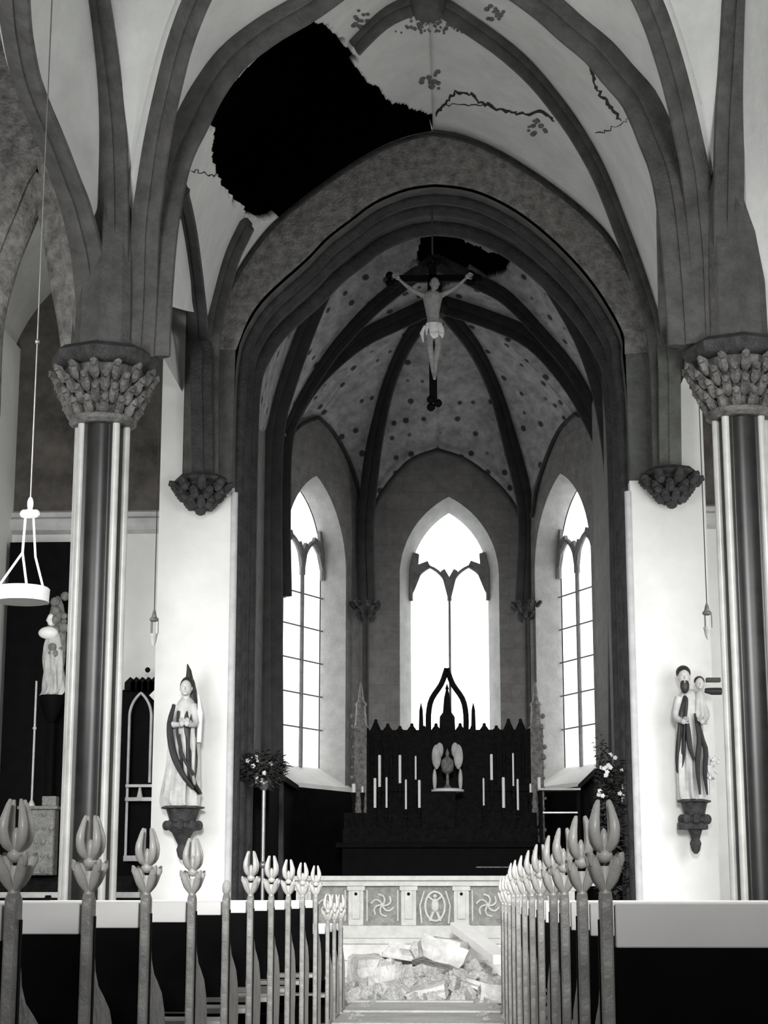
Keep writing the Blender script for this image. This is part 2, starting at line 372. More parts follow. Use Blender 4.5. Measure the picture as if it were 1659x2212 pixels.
# ---- chancel and apse
CH = 2.46
Q1 = [V((-CH, 27.9, 0)), V((CH, 27.9, 0))]; Q2 = [V((-1.32, 30.2, 0)), V((1.42, 30.2, 0))]
mm = M(); mm.box((-2.9, 20.3, -.2), (2.9, 31.4, .5)); mm.box((-2.35, 19.9, -.2), (2.35, 20.3, .34)); mm.box((-2.35, 19.5, -.2), (2.35, 19.9, .17)); struct(mm.build('floor_chancel', 'floor', smooth=0))
for sx in (-1, 1):
    mm = M(); mm.box((min(sx*CH, sx*(CH+.5)), 22.4, .3), (max(sx*CH, sx*(CH+.5)), 27.9, 8.6)); struct(mm.build('wall_chancel_left' if sx < 0 else 'wall_chancel_right', 'apse', smooth=0))
def arch_loop(c, hw, z0, zs, za, n=14):
    """closed loop (u,z): bottom-left, up the left side, pointed arch, down the right"""
    H = za-zs; R = (hw*hw+H*H)/(2*hw) if H > hw*.99 else hw*1.02; R = max(R, hw*1.001)
    out = [(c-hw, z0), (c-hw, z0+(zs-z0)*.5)]
    a1 = math.asin(min(1, H/R)); 
    for i in range(n+1):
        a = a1*i/n; out.append((c-hw+R-R*math.cos(a), zs+R*math.sin(a)))
    xm = out[-1][0]; s_ = hw/(xm-(c-hw)) if xm != c-hw else 1
    out = out[:2]+[(c-hw+(u-(c-hw))*s_, z) for u, z in out[2:]]
    return out + [(2*c-u, z) for u, z in out[-2::-1]]
def wall_window(no, p0, p1, z0, z1, cu, hw, zb, zs, za, depth, ghw, gcu, gzb, gzs, gza, side, name):
    ux = (p1-p0).normalized(); L = (p1-p0).length; out = V((ux.y, -ux.x, 0))
    if out.dot(V((0, 1, 0))) < 0 and side == 0: out = -out
    if side != 0 and out.x*side < 0: out = -out
    W = lambda u, z, d=0: p0 + ux*u + out*d + V((0, 0, z))
    inn = arch_loop(cu, hw, zb, zs, za); cc = (cu, (zb+za)/2); oute = []
    for u, z in inn:
        du, dz = u-cc[0], z-cc[1]; t = 1e9
        if du > 1e-6: t = min(t, (L-cc[0])/du)
        if du < -1e-6: t = min(t, -cc[0]/du)
        if dz > 1e-6: t = min(t, (z1-cc[1])/dz)
        if dz < -1e-6: t = min(t, (z0-cc[1])/dz)
        oute.append([cc[0]+du*t, cc[1]+dz*t])
    for cn in ((0, z0), (L, z0), (0, z1), (L, z1)):
        b = min(oute, key=lambda q: (q[0]-cn[0])**2+(q[1]-cn[1])**2); b[0], b[1] = cn
    n = len(inn); mm = M()
    vs = [W(u, z) for u, z in inn]+[W(u, z) for u, z in oute]
    mm.add(vs, [(j, (j+1) % n, (j+1) % n+n, j+n) for j in range(n)])
    g = arch_loop(gcu, ghw, gzb, gzs, gza)
    wall = struct(mm.build(name, 'apse', smooth=0))
    rv = M(); rv.rings([[W(u, z) for u, z in inn], [W(u, z, depth) for u, z in g]], False); 
    wn = struct(rv.build('window_%d' % no, 'reveal', smooth=30))
    gl = M(); gl.add([W(u, z, depth+.02) for u, z in g], [tuple(range(len(g)))])
    gl.build('pane', 'pane' if side == 0 else 'pane2', wn, smooth=0)
    return wn, W
MT['reveal'] = mat('window_reveal_stone', (.42, .42, .41), .85, .15, 5, bump=.2)
MT['mull'] = mat('tracery_stone', (.16, .16, .16), .8, .3, 8)
wn0, W0 = wall_window(1, Q2[0], Q2[1], .4, 9.4, 1.50, .84, 3.2, 6.35, 7.72, .30, .66, 1.50, 3.3, 6.35, 7.5, 0, 'wall_apse_centre')
L1 = (Q2[0]-Q1[0]).length; L2 = (Q2[1]-Q1[1]).length
wnl, WL = wall_window(2, Q1[0], Q2[0], .4, 9.0, 1.08, .98, 2.8, 6.3, 7.8, .42, .66, 1.28, 3.06, 6.5, 7.62, -1, 'wall_apse_left')
wnr, WR = wall_window(3, Q1[1], Q2[1], .4, 9.0, 1.08, .98, 2.8, 6.3, 7.8, .42, .66, 1.28, 3.06, 6.5, 7.62, 1, 'wall_apse_right')
# tracery
def tracery(W, cu, hw, zb, zs, za, d, wn, bars, thin):
    mm = M(); r = thin
    mm.tube([W(cu, zb, d), W(cu, zs-.05, d)], r, 6)
    for sx in (-1, 1):
        c = cu+sx*hw/2; lp = arch_loop(c, hw/2-.01, zs-.5, zs-.28, zs+.2, 8)[1:-1]
        mm.tube([W(u, z, d) for u, z in lp], r*1.3, 6)
        # spandrel plates beside the lancet heads
    def plate(q):
        f = [W(u, z, d-.03) for u, z in q]+[W(u, z, d+.03) for u, z in q]; n = len(q)
        mm.add(f, [tuple(range(n)), tuple(range(2*n-1, n-1, -1))]+[(k, k+n, (k+1) % n+n, (k+1) % n) for k in range(n)])
    plate([(cu-.035, zs-.32), (cu+.035, zs-.32), (cu+hw*.22, zs+.12), (cu+hw*.12, zs+.16), (cu, zs+.02), (cu-hw*.12, zs+.16), (cu-hw*.22, zs+.12)])
    for sx in (-1, 1):
        plate([(cu+sx*hw*1.02, zs-.35), (cu+sx*hw*.9, zs-.2), (cu+sx*hw*.72, zs+.1), (cu+sx*hw*.6, zs+.2), (cu+sx*hw*.5, zs+.22), (cu+sx*hw*.56, zs+.3), (cu+sx*hw*.8, zs+.24), (cu+sx*hw*.78, zs+.42), (cu+sx*hw*.9, zs+.45), (cu+sx*hw*1.02, zs+.2)])
    mm.build('tracery', 'mull', wn)
    if bars:
        mm = M()
        for z in bars: mm.tube([W(cu-hw, z, d), W(cu+hw, z, d)], .014, 5)
        mm.build('glazing_bar', 'mull', wn)
tracery(W0, 1.50, .66, 3.3, 6.35, 7.5, .26, wn0, [], .022)
tracery(WL, 1.28, .66, 3.06, 6.6, 7.62, .38, wnl, [3.7, 4.25, 4.8, 5.35, 5.9], .035)
tracery(WR, 1.28, .66, 3.06, 6.6, 7.62, .38, wnr, [3.7, 4.25, 4.8, 5.35, 5.9], .035)
for wn, W in ((wnl, WL), (wnr, WR)):   # sloping pale sills
    mm = M(); q = [W(.08, 2.76, -.06), W(2.2, 2.76, -.06), W(1.96, 3.08, .41), W(.6, 3.08, .41)]
    b = [p - V((0, 0, .1)) for p in q]; mm.add(q+b, [(0,1,2,3),(4,5,6,7),(0,1,5,4),(1,2,6,5),(2,3,7,6),(3,0,4,7)]); mm.build('sill', 'pale', wn, smooth=0)

# chancel ribs and webs
BOSS = P(945, 648, 27.4); B2 = P(940, 560, 26.3)
L1c = ext([(578,1950,25.6),(577,1280,25.6),(576,1100,25.6),(582,930,25.6),(608,827,25.6),(663,675,25.6),(733,524,25.6),(800,440,25.6),(870,385,25.6),(948,362,25.6)])
R1c = ext([(1352,1950,25.6),(1348,1280,25.6),(1345,1100,25.6),(1330,940,25.6),(1303,811,25.6),(1260,703,25.6),(1178,567,25.6),(1108,472,25.6),(1030,400,25.6),(948,362,25.6)])
L2c = ext([(602,1290,27.8),(600,1120,27.8),(606,947,27.8),(640,865,27.8),(694,795,27.7),(771,730,27.6),(850,690,27.5)])+[BOSS]
R2c = ext([(1352,1290,27.6),(1345,1120,27.6),(1326,1000,27.7),(1276,882,27.7),(1222,800,27.7),(1151,728,27.6),(1060,684,27.5)])+[BOSS]
L3c = ext([(788,1300,30.0),(784,1150,30.0),(793,1055,29.9),(809,947,29.7),(836,838,29.3),(880,735,28.5)])+[BOSS]
R3c = ext([(1137,1300,30.0),(1144,1150,30.0),(1134,1055,29.9),(1102,936,29.7),(1070,838,29.3),(1021,741,28.5)])+[BOSS]
L4c = ext([(610,940,27.8),(655,850,27.6),(717,757,27.2),(787,680,26.9),(860,618,26.5)])+[B2]
R4c = ext([(1318,945,27.8),(1250,812,27.6),(1178,724,27.2),(1097,642,26.9),(1020,600,26.5)])+[B2]
for c in (L1c, R1c): rib(c, .26, .24, 'ribc')
for c in (L2c, R2c, L3c, R3c): rib(c, .21, .22, 'ribc', n=30)
for c in (L4c, R4c): rib(c, .15, .16, 'ribc', n=24)
rib([B2, BOSS], .16, .16, 'ribc', n=3)
for nm, b in (('trim_boss', BOSS), ('trim_upper_boss', B2)):
    mm = M(); mm.lathe([(.03,-.3),(.14,-.26),(.2,-.15),(.16,-.02),(.1,.05)], b, 16, lambda a: 1+.12*math.cos(6*a)); struct(mm.build(nm, 'ribc'))
CHOLE = [(905,508),(935,490),(975,500),(1010,530),(1045,545),(1098,560),(1092,592),(1060,600),(1010,590),(985,608),(950,622),(915,600),(900,560)]
H_L = [p + V((0, 1.45, 0)) for p in O_L[3:]]; H_R = [p + V((0, 1.45, 0)) for p in O_R[3:]]
web(H_L, L1c[3:], 8, 0, None, 40, 'webc', 'ceiling_chancel'); web(H_R, R1c[3:], 8, 0, None, 40, 'webc', 'ceiling_chancel')
fmC = [PP([(797,1140),(812,1090),(845,1040),(890,995),(945,974)], 30.1), PP([(1128,1140),(1108,1090),(1065,1040),(1005,995),(945,974)], 30.1)]
def oblique(a, b, pts):      # points (pixel) placed on the oblique wall's plane
    n_ = V(((b-a).y, -(b-a).x, 0)); r = []
    for px, py in pts:
        d = ray(px, py); t = (a-EYE).dot(n_)/d.dot(n_); q = EYE+d*t; r.append(q)
    return r
fl1 = oblique(Q1[0], Q2[0], [(604,1050),(608,985),(625,950),(655,920),(690,905)])
fl2 = oblique(Q1[0], Q2[0], [(786,1120),(775,1060),(752,990),(720,935),(690,905)])
fr1 = oblique(Q1[1], Q2[1], [(1338,1050),(1325,985),(1305,945),(1275,915),(1240,898)])
fr2 = oblique(Q1[1], Q2[1], [(1148,1120),(1158,1060),(1180,990),(1208,930),(1240,898)])
CW = [(L3c[1:], fmC[0]), (R3c[1:], fmC[1]), (L3c[1:], fl2), (R3c[1:], fr2), (L2c[1:], fl1), (R2c[1:], fr1)]
# webs end along a ridge that climbs from the wall arch to the boss
def web2(ribc, fm, hole=None):
    n = 40; a = cr(ribc, n); f = cr(fm, n); m = 14; apex = f[-1]; vs = []
    # split: lower part rib->wall arch, upper part rib->ridge
    ridge = [apex.lerp(a[-1], t/12) + V((0, 0, .25*math.sin(PI*t/12))) for t in range(1, 13)]
    other = cr(f + ridge, n)
    mm = loft(a, other, m, .04, hole); o = struct(mm.build('ceiling_chancel', 'webc', fixn=False, smooth=60, solid=.08)); webs.append((mm, o))
for a, f in CW: web2(a, f)
for c1, c2 in ((L1c[3:], L4c), (R1c[3:], R4c)): 
    web(c1, c2, 60, .05, CHOLE, 120, 'webc', 'ceiling_chancel')
web([L4c[0]]+L4c[1:]+[BOSS], L2c[2:], 40, .03, CHOLE, 100, 'webc', 'ceiling_chancel'); web([R4c[0]]+R4c[1:]+[BOSS], R2c[3:], 40, .03, CHOLE, 100, 'webc', 'ceiling_chancel')
for f in [fmC[0], fmC[1], fl1, fl2, fr1, fr2]:
    mm = M(); mm.tube([p + V((0, -.1, 0)) for p in cr(f, 20)], .03, 6); trim_no[0] += 1; struct(mm.build('trim_%d' % trim_no[0], 'order'))
# thin wall shafts below the apse corbels
def foliage_cap(mm, c, r0, r1, h, n=9, rows=3):
    """bell with curled leaves; local origin at the bell's foot"""
    mm.lathe([(r0, 0), (r0*1.1, .02), (r0*.98, .05), (r0+(r1-r0)*.35, h*.5), (r1*.86, h*.9), (r1*.86, h)], c, 24)
    for k in range(rows):
        zz = h*(.22+.6*k/max(rows-1, 1)); rr = r0+(r1-r0)*(.2+.75*(k/max(rows-1, 1)))
        for j in range(n):
            a = 2*PI*(j+.5*(k % 2))/n; ca, sa = math.cos(a), math.sin(a); s = (r1-r0)*.42+.02
            pts = [(c[0]+ca*(rr-.02), c[1]+sa*(rr-.02), c[2]+zz-h*.16), (c[0]+ca*(rr+s*.3), c[1]+sa*(rr+s*.3), c[2]+zz), (c[0]+ca*(rr+s*.8), c[1]+sa*(rr+s*.8), c[2]+zz+h*.1), (c[0]+ca*(rr+s), c[1]+sa*(rr+s), c[2]+zz+h*.03)]
            mm.tube(cr(pts, 6), [s*.28, s*.5, s*.55, s*.45, s*.5, s*.42, s*.1][:7], 6)
for sx, px0, px1, lab in ((-1, 790, 770, 'left'), (1, 1138, 1163, 'right')):
    t = P(px0, 1312, 29.85); q = thing('wall_corbel', (t.x, t.y, t.z-.2), 'small dark leaf corbel on the apse wall, %s of the middle window' % lab, 'corbel', 'apse corbels')
    mm = M(); foliage_cap(mm, (0, 0, 0), .07, .2, .3, 7, 2); mm.build('leaf_bell', 'ribc', q)
    mm = M(); mm.tube([(0, 0, .01), (0, 0, 1.6-t.z)], .05, 8); mm.build('wall_shaft', 'ribc', q)
# nave corbels under the ribs
for sx, c, lab in ((-1, P(432, 1100, 21.75), 'left'), (1, P(1452, 1085, 21.75), 'right')):
    q = thing('wall_corbel', (c.x, c.y+.05, c.z), 'dark carved leaf corbel on the wall %s of the chancel arch' % lab, 'corbel', 'nave corbels')
    mm = M(); foliage_cap(mm, (0, 0, 0), .07, .3, .33, 9, 3); mm.build('leaf_bell', 'bracket', q)
    mm = M(); mm.lathe([(.27, .31), (.33, .34), (.33, .38), (.29, .42)], (0, 0, 0), 8); mm.build('abacus', 'bracket', q)
    mm = M(); mm.lathe([(.02, -.07), (.06, -.05), (.075, 0)], (0, 0, 0), 12); mm.build('pendant', 'bracket', q)

# ---- aisles (walls, vaults, cornice)
mm = M()
for sx in (-1, 1):
    mm = M(); mm.box((min(sx*3.4, sx*5.8), 23, 0), (max(sx*3.4, sx*5.8), 23.3, 5.7)); struct(mm.build('wall_aisle_end_left' if sx < 0 else 'wall_aisle_end_right', 'plaster', smooth=0))
    mm = M(); mm.box((min(sx*3.2, sx*5.8), 23, 5.7), (max(sx*3.2, sx*5.8), 23.3, 9.9)); struct(mm.build('wall_mural_left' if sx < 0 else 'wall_mural_right', 'mural', smooth=0))
    mm = M(); mm.box((min(sx*3.36, sx*3.46), 22.35, 0), (max(sx*3.36, sx*3.46), 23, 8.5)); struct(mm.build('wall_return_left' if sx < 0 else 'wall_return_right', 'plaster', smooth=0))
    mm = M(); mm.prismx([(23, 5.66), (22.9, 5.70), (22.86, 5.78), (22.86, 5.84), (22.92, 5.88), (22.92, 5.94), (23, 5.98)], sx*3.4, sx*5.8); trim_no[0] += 1; struct(mm.build('trim_%d' % trim_no[0], 'light', smooth=0))
    # barrel of the aisle vault
    sec = [(sx*u, z) for u, z in [(3.15, 7.3), (3.25, 8.0), (3.55, 8.7), (4.0, 9.2), (4.45, 9.5), (4.9, 9.2), (5.35, 8.7), (5.65, 8.0), (5.8, 7.0)]]
    c = cr([V((x, 0, z)) for x, z in sec], 24)
    mm = M(); mm.rings([[p + V((0, 16.15, 0)) for p in c], [p + V((0, 23.1, 0)) for p in c]], False, False)
    o = struct(mm.build('ceiling_aisle_left' if sx < 0 else 'ceiling_aisle_right', 'web', smooth=60))
    # outer aisle wall with window openings
    mm = M()
    x0, x1 = (min(sx*5.5, sx*5.8), max(sx*5.5, sx*5.8))
    for y0, y1 in ((-9, 8.2), (10.8, 16.4), (19.6, 23)): mm.box((x0, y0, 0), (x1, y1, 8.2))
    for y0, y1 in ((8.2, 10.8), (16.4, 19.6)): mm.box((x0, y0, 0), (x1, y1, 1.7)); mm.box((x0, y0, 5.6), (x1, y1, 8.2))
    struct(mm.build('wall_left' if sx < 0 else 'wall_right', 'plaster', smooth=0))
    for y0, y1, no in ((8.2, 10.8, 4), (16.4, 19.6, 5)):
        mm = M(); mm.box((sx*5.7-.02, y0, 1.7), (sx*5.7+.02, y1, 5.6)); wn = struct(mm.build('window_%d' % (no if sx < 0 else no+2), 'far', smooth=0))

# ================================================================== OBJECTS
def shaftprof(R0, ro, rs, n=8, N=144):
    out = []
    for i in range(N):
        a = 2*PI*i/N; r = R0
        for k in range(n):
            b = a-2*PI*(k+.5)/n; s_ = ro*math.sin(b)
            if abs(s_) < rs and math.cos(b) > 0: r = max(r, ro*math.cos(b)+math.sqrt(rs*rs-s_*s_))
        out.append((r*math.cos(a), r*math.sin(a)))
    return out
for sx, lab in ((-1, 'left'), (1, 'right')):
    x = sx*2.92
    q = thing('clustered_column', (x, 16, 0), 'tall dark clustered stone column with a leafy capital at the %s side of the nave' % lab, 'column', 'nave columns')
    pr = shaftprof(.200, .185, .05, 4); mm = M()
    mm.rings([[(a, b, z) for a, b in pr] for z in (.55, 5.28)]); mm.build('shaft', 'shaft', q, smooth=50)
    for k in (0, 1, 3, 4, 5, 7):     # slim colonettes round the core, the column's lit strips put into their pale stone
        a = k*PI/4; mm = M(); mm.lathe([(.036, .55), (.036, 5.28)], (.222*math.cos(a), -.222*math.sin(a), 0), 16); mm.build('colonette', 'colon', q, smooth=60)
    mm = M(); mm.lathe([(.46, 0), (.46, .25), (.40, .3), (.40, .42), (.34, .46), (.35, .5), (.3, .56)], (0, 0, 0), 16); mm.build('base', 'cap', q)
    mm = M(); foliage_cap(mm, (0, 0, 5.28), .25, .42, .5, 14, 4); mm.lathe([(.27, 5.24), (.31, 5.27), (.31, 5.31), (.27, 5.34)], (0, 0, 0), 32); mm.build('leafy_capital', 'cap', q)
    mm = M(); mm.lathe([(.42, 5.77), (.47, 5.8), (.5, 5.85), (.5, 5.9), (.44, 5.95)], (0, 0, 0), 8); mm.build('abacus', 'bracket', q)
    mm = M(); mm.lathe([(.31, 5.94), (.30, 6.6), (.27, 7.4), (.12, 8.3)], (0, .02, 0), 20, lambda a: 1+.10*math.cos(8*a)); mm.build('rib_springer', 'rib', q)

# ---- robed wooden statues on brackets
def head(mm, c, s, yawd=0):
    """head with brow, nose, chin and ears, facing -y; s = head height"""
    mm.ball(c, (s*.36, s*.42, s*.5), 14, 10)
    mm.ball((c[0], c[1]-s*.40, c[2]-s*.05), (s*.055, s*.12, s*.13), 8, 5)
    mm.ball((c[0], c[1]-s*.30, c[2]-s*.34), (s*.17, s*.13, s*.11), 8, 5)
    mm.ball((c[0], c[1]-s*.37, c[2]-s*.22), (s*.12, s*.05, s*.035), 8, 5)
    for k in (-1, 1):
        mm.ball((c[0]+k*s*.14, c[1]-s*.36, c[2]+s*.08), (s*.07, s*.05, s*.035), 8, 5)
        mm.ball((c[0]+k*s*.36, c[1], c[2]-s*.02), (s*.05, s*.09, s*.12), 8, 5)
def hand(mm, c, d, s=.09):
    """palm with four fingers and a thumb, pointing along d"""
    c, d = V(c), V(d).normalized(); sd = d.cross(V((0, 1, .2))).normalized()
    mm.ball(c, (s*.32, s*.22, s*.36), 8, 6)
    for k in range(4):
        b = c+sd*(k-1.5)*s*.17+d*s*.25; ln = s*(.5, .6, .56, .42)[k]
        mm.tube([b, b+d*ln*.6+V((0, -.01, 0)), b+d*ln+V((0, -.01, -.012))], [s*.1, s*.09, s*.06], 6)
    mm.tube([c-sd*s*.25, c-sd*s*.5+d*s*.2, c-sd*s*.5+d*s*.42], [s*.1, s*.09, s*.06], 6)
def robe(mm, prof, nf=9, amp=.12, ph=0, tw=.5):
    """draped cloth: prof = (z, rx, ry, cx, cy, fold)"""
    rs = []
    q = cr([V((p[0], p[1], p[2])) for p in prof], 30); q2 = cr([V((p[3], p[4], p[5])) for p in prof], 30)
    for i in range(31):
        z, rx, ry = q[i]; cx_, cy_, fo = q2[i]; r = []
        for j in range(72):
            a = 2*PI*j/72; k = 1+amp*fo*(math.sin(nf*a+ph+tw*z*3)+.5*math.sin((nf*2-3)*a+1.3+ph-tw*z*5))
            r.append((cx_+rx*k*math.cos(a), cy_+ry*k*math.sin(a), z))
        rs.append(r)
    mm.rings(rs)
def bracket(q, z, w_, lab):
    mm = M(); mm.lathe([(w_*.8, z-.03), (w_, z-.02), (w_, z), (w_*.6, z+.01)], (0, 0, 0), 8); mm.lathe([(.02, z-.62), (.05, z-.58), (.07, z-.5), (.05, z-.45), (w_*.5, z-.3), (w_*.85, z-.24), (w_*.85, z-.2), (w_*.6, z-.17), (w_*.75, z-.05), (w_*.8, z-.02)], (0, 0, 0), 10)
    for j in range(8):
        a = 2*PI*j/8; mm.ball((w_*.75*math.cos(a), w_*.75*math.sin(a), z-.22), (.05, .05, .06), 8, 6)
    return mm
# left: veiled figure leaning to the right, with a spire-like staff top
c = P(392, 1742, 21.6)
q = thing('wall_bracket', (c.x, 21.72, c.z), 'dark carved bracket on the white wall left of the chancel arch', 'bracket', 'statue brackets')
bracket(q, 0, .26, '').build('bracket_body', 'bracket', q)
q = thing('draped_statue', (c.x, 21.68, c.z+.01), 'draped standing statue with bowed head on the wall bracket left of the chancel arch', 'statue', 'wall statues')
mm = M(); robe(mm, [(0, .19, .13, -.02, 0, 1), (.1, .2, .14, -.02, 0, 1), (.45, .18, .12, -.03, 0, 1), (.8, .17, .12, -.03, 0, .9), (1.05, .13, .1, -.01, 0, .6), (1.22, .11, .085, .0, 0, .4), (1.3, .05, .05, .02, 0, 0)], 9, .2); mm.build('gown', 'stat', q, smooth=70)
mm = M(); robe(mm, [(.14, .03, .05, .2, -.03, 1), (.3, .08, .1, .15, -.04, 1), (.55, .11, .12, .1, -.04, 1), (.85, .12, .125, .07, -.03, 1), (1.1, .13, .1, .04, -.01, .8), (1.24, .09, .08, .03, .01, .3), (1.3, .05, .05, .03, .02, .1)], 7, .26, 1, 1.6); mm.build('cloak', 'statd', q, smooth=70)
mm = M(); mm.tube(cr([(-.12, -.07, 1.2), (-.16, -.12, .95), (-.1, -.17, .62), (.02, -.17, .36), (.14, -.13, .2)], 14), [.022+.02*math.sin(i/14*PI) for i in range(15)], 8)
mm.tube(cr([(-.06, -.1, 1.12), (-.06, -.16, .85), (.03, -.17, .55), (.15, -.13, .36)], 14), .018, 8); mm.build('hanging_folds', 'statd', q)
mm = M(); head(mm, (.02, -.06, 1.40), .2); mm.tube([(.02, -.02, 1.24), (.02, -.03, 1.34)], .045, 10); mm.build('face', 'skin', q, smooth=60)
mm = M(); mm.ball((.03, .0, 1.43), (.095, .1, .12), 14, 9); mm.tube(cr([(.03, .05, 1.5), (.08, .05, 1.3), (.11, .04, 1.1)], 6), [.07, .07, .07, .06, .06, .05, .04], 8); mm.tube([(.05, 0, 1.5), (.04, 0, 1.62), (.02, 0, 1.70)], [.05, .03, .006], 8); mm.build('pointed_veil', 'statd', q, smooth=60)
for sx in (-1, 1):
    mm = M(); pts = [(sx*.1, -.02, 1.2), (sx*.15, -.08, .98), (sx*.05+.03, -.18, .95)]; mm.tube(cr(pts, 8), [.055, .05, .05, .048, .045, .042, .04, .034, .03], 8)
    hand(mm, (sx*.03+.03, -.2, .96), (0, -.2, 1), .1); mm.build('arm', 'stat', q, smooth=60)
mm = M(); mm.tube([(.19, -.05, .75), (.2, -.05, 1.1), (.17, -.04, 1.32)], [.03, .035, .012], 8); mm.ball((.19, -.05, 1.05), (.04, .03, .13), 10, 6); mm.build('palm_branch', 'flower', q)

# right: bearded man with a child on the shoulder, short book-like block at right
c = P(1502, 1728, 21.6)
q = thing('wall_bracket', (c.x, 21.72, c.z), 'dark carved bracket with name plate right of the chancel arch', 'bracket', 'statue brackets')
bracket(q, 0, .2, '').build('bracket_body', 'bracket', q)
mm = M(); mm.box((-.2, -.12, -.34), (.14, .1, -.26)); mm.build('name_plate', 'bracket', q, bevel=.01)
q = thing('standing_statue', (c.x, 21.68, c.z+.01), 'statue of a robed man carrying a child, right of the chancel arch', 'statue', 'wall statues')
mm = M(); robe(mm, [(.0, .15, .12, -.02, 0, 1), (.3, .15, .12, -.03, 0, 1), (.7, .15, .11, -.04, 0, .8), (1.0, .145, .1, -.03, 0, .5), (1.22, .12, .08, -.02, 0, .3), (1.3, .05, .05, -.02, 0, 0)], 8, .2, 2); mm.build('robe', 'stat', q, smooth=70)
mm = M(); robe(mm, [(.3, .02, .04, -.16, -.02, 1), (.45, .05, .08, -.18, -.02, 1), (.7, .07, .11, -.17, -.02, 1), (.95, .085, .11, -.15, -.01, 1), (1.15, .09, .1, -.1, 0, .6), (1.27, .06, .06, -.05, .01, .2)], 6, .25, 1, 1.2); mm.build('cloak', 'statd', q, smooth=70)
mm = M()
for pts in ([(.02, -.14, 1.0), (.06, -.17, .7), (.03, -.16, .4), (.05, -.15, .05)], [(-.07, -.14, .95), (-.05, -.16, .6), (.0, -.16, .45)], [(.06, -.12, .95), (.1, -.14, .7), (.14, -.12, .55), (.12, -.1, .3), (.14, -.1, .05)]):
    mm.tube(cr(pts, 10), [.012+.02*math.sin(i/10*PI) for i in range(11)], 8)
mm.build('shadowed_folds', 'statd', q)
mm = M(); head(mm, (-.08, -.05, 1.44), .2); mm.tube([(-.06, 0, 1.26), (-.07, -.02, 1.38)], .045, 10); mm.build('face', 'skin', q, smooth=60)
mm = M(); mm.ball((-.08, .0, 1.50), (.09, .1, .09), 14, 9); mm.ball((-.08, -.1, 1.33), (.055, .04, .09), 10, 7); mm.build('hair_and_beard', 'statd', q, smooth=60)
mm = M(); robe(mm, [(.88, .07, .06, .1, -.06, 1), (1.05, .075, .06, .1, -.06, .6), (1.24, .05, .045, .1, -.06, .2), (1.28, .02, .02, .1, -.06, 0)], 5, .12); mm.build('child_body', 'stat', q, smooth=70)
mm = M(); head(mm, (.1, -.08, 1.36), .15); mm.build('child_face', 'skin', q, smooth=60)
mm = M(); mm.ball((.1, -.05, 1.39), (.065, .07, .065), 12, 8); mm.build('child_hair', 'statd', q, smooth=60)
for pts, hd in (([(-.14, -.02, 1.2), (-.2, -.06, .98), (-.12, -.17, .9)], (.5, -.2, .5)), ([(.08, -.02, 1.2), (.17, -.06, 1.0), (.1, -.16, .9)], (-.5, -.2, .5))):
    mm = M(); mm.tube(cr(pts, 8), [.055, .052, .05, .048, .045, .042, .04, .034, .03], 8); hand(mm, V(pts[-1])+V((0, -.03, 0)), hd, .1); mm.build('arm', 'stat', q, smooth=60)
mm = M(); mm.tube([(.16, -.06, 1.28), (.24, -.06, 1.27), (.36, -.05, 1.27)], [.03, .045, .045], 8); mm.box((.18, -.1, 1.38), (.35, 0, 1.43)); mm.build('beam_on_shoulder', 'statd', q, bevel=.006)
mm = M()
for k in range(26):
    mm.ball((.2+random.uniform(-.05, .1), random.uniform(-.1, 0), .35+random.uniform(-.12, .16)), random.uniform(.01, .026), 6, 4)
mm.tube([(.18, -.04, .05), (.2, -.04, .5)], .01, 6); mm.build('lily_stem', 'flower', q)

# ---- crucifix hanging in the chancel arch
c = P(935, 725, 22.4)
q = thing('hanging_crucifix', (c.x, 22.4, c.z), 'large wooden crucifix with a pale carved figure hanging high inside the chancel arch', 'crucifix')
mm = M(); mm.box((-.05, 0, -.85), (.05, .06, .98)); mm.box((-.5, 0, .74), (.5, .06, .83))
for e in ((0, -.9), (0, 1.02), (-.53, .785), (.53, .785)): 
    for k in range(3): mm.ball((e[0]+.06*math.cos(2*PI*k/3), .03, e[1]+.06*math.sin(2*PI*k/3)), .055, 8, 6)
mm.build('cross', 'wood', q)
mm = M()
rs = []
for z, rx, ry, cx_ in ((.6, .04, .03, 0), (.54, .12, .06, 0), (.48, .125, .065, 0), (.38, .105, .06, 0), (.28, .085, .05, 0), (.2, .08, .05, .01), (.12, .095, .06, .015), (.05, .09, .055, .02), (0, .06, .05, .02)):
    rs.append([(cx_+rx*math.cos(2*PI*j/20), -.06+ry*math.sin(2*PI*j/20), z) for j in range(20)])
mm.rings(rs)
for s in (-1, 1):
    mm.tube(cr([(s*.1, -.06, .52), (s*.25, -.05, .6), (s*.36, -.04, .69), (s*.44, -.04, .765)], 8), [.042, .036, .032, .03, .03, .026, .022, .018, .018], 8); hand(mm, (s*.455, -.04, .785), (s, 0, .6), .1)
mm.tube(cr([(.05, -.06, .08), (.07, -.11, -.15), (.045, -.09, -.32), (.03, -.07, -.5), (.03, -.07, -.56)], 10), [.065, .06, .055, .048, .044, .043, .04, .033, .028, .024, .02], 10)
mm.tube(cr([(-.03, -.06, .08), (-.04, -.12, -.15), (-.02, -.09, -.32), (.0, -.07, -.5), (.01, -.08, -.56)], 10), [.065, .06, .055, .048, .044, .043, .04, .033, .028, .024, .02], 10)
mm.tube([(.02, -.08, -.55), (.02, -.13, -.62)], [.03, .018], 8)
head(mm, (.03, -.11, .67), .17); mm.tube([(.0, -.06, .56), (.02, -.09, .63)], .032, 8)
mm.build('carved_body', 'body', q, smooth=60)
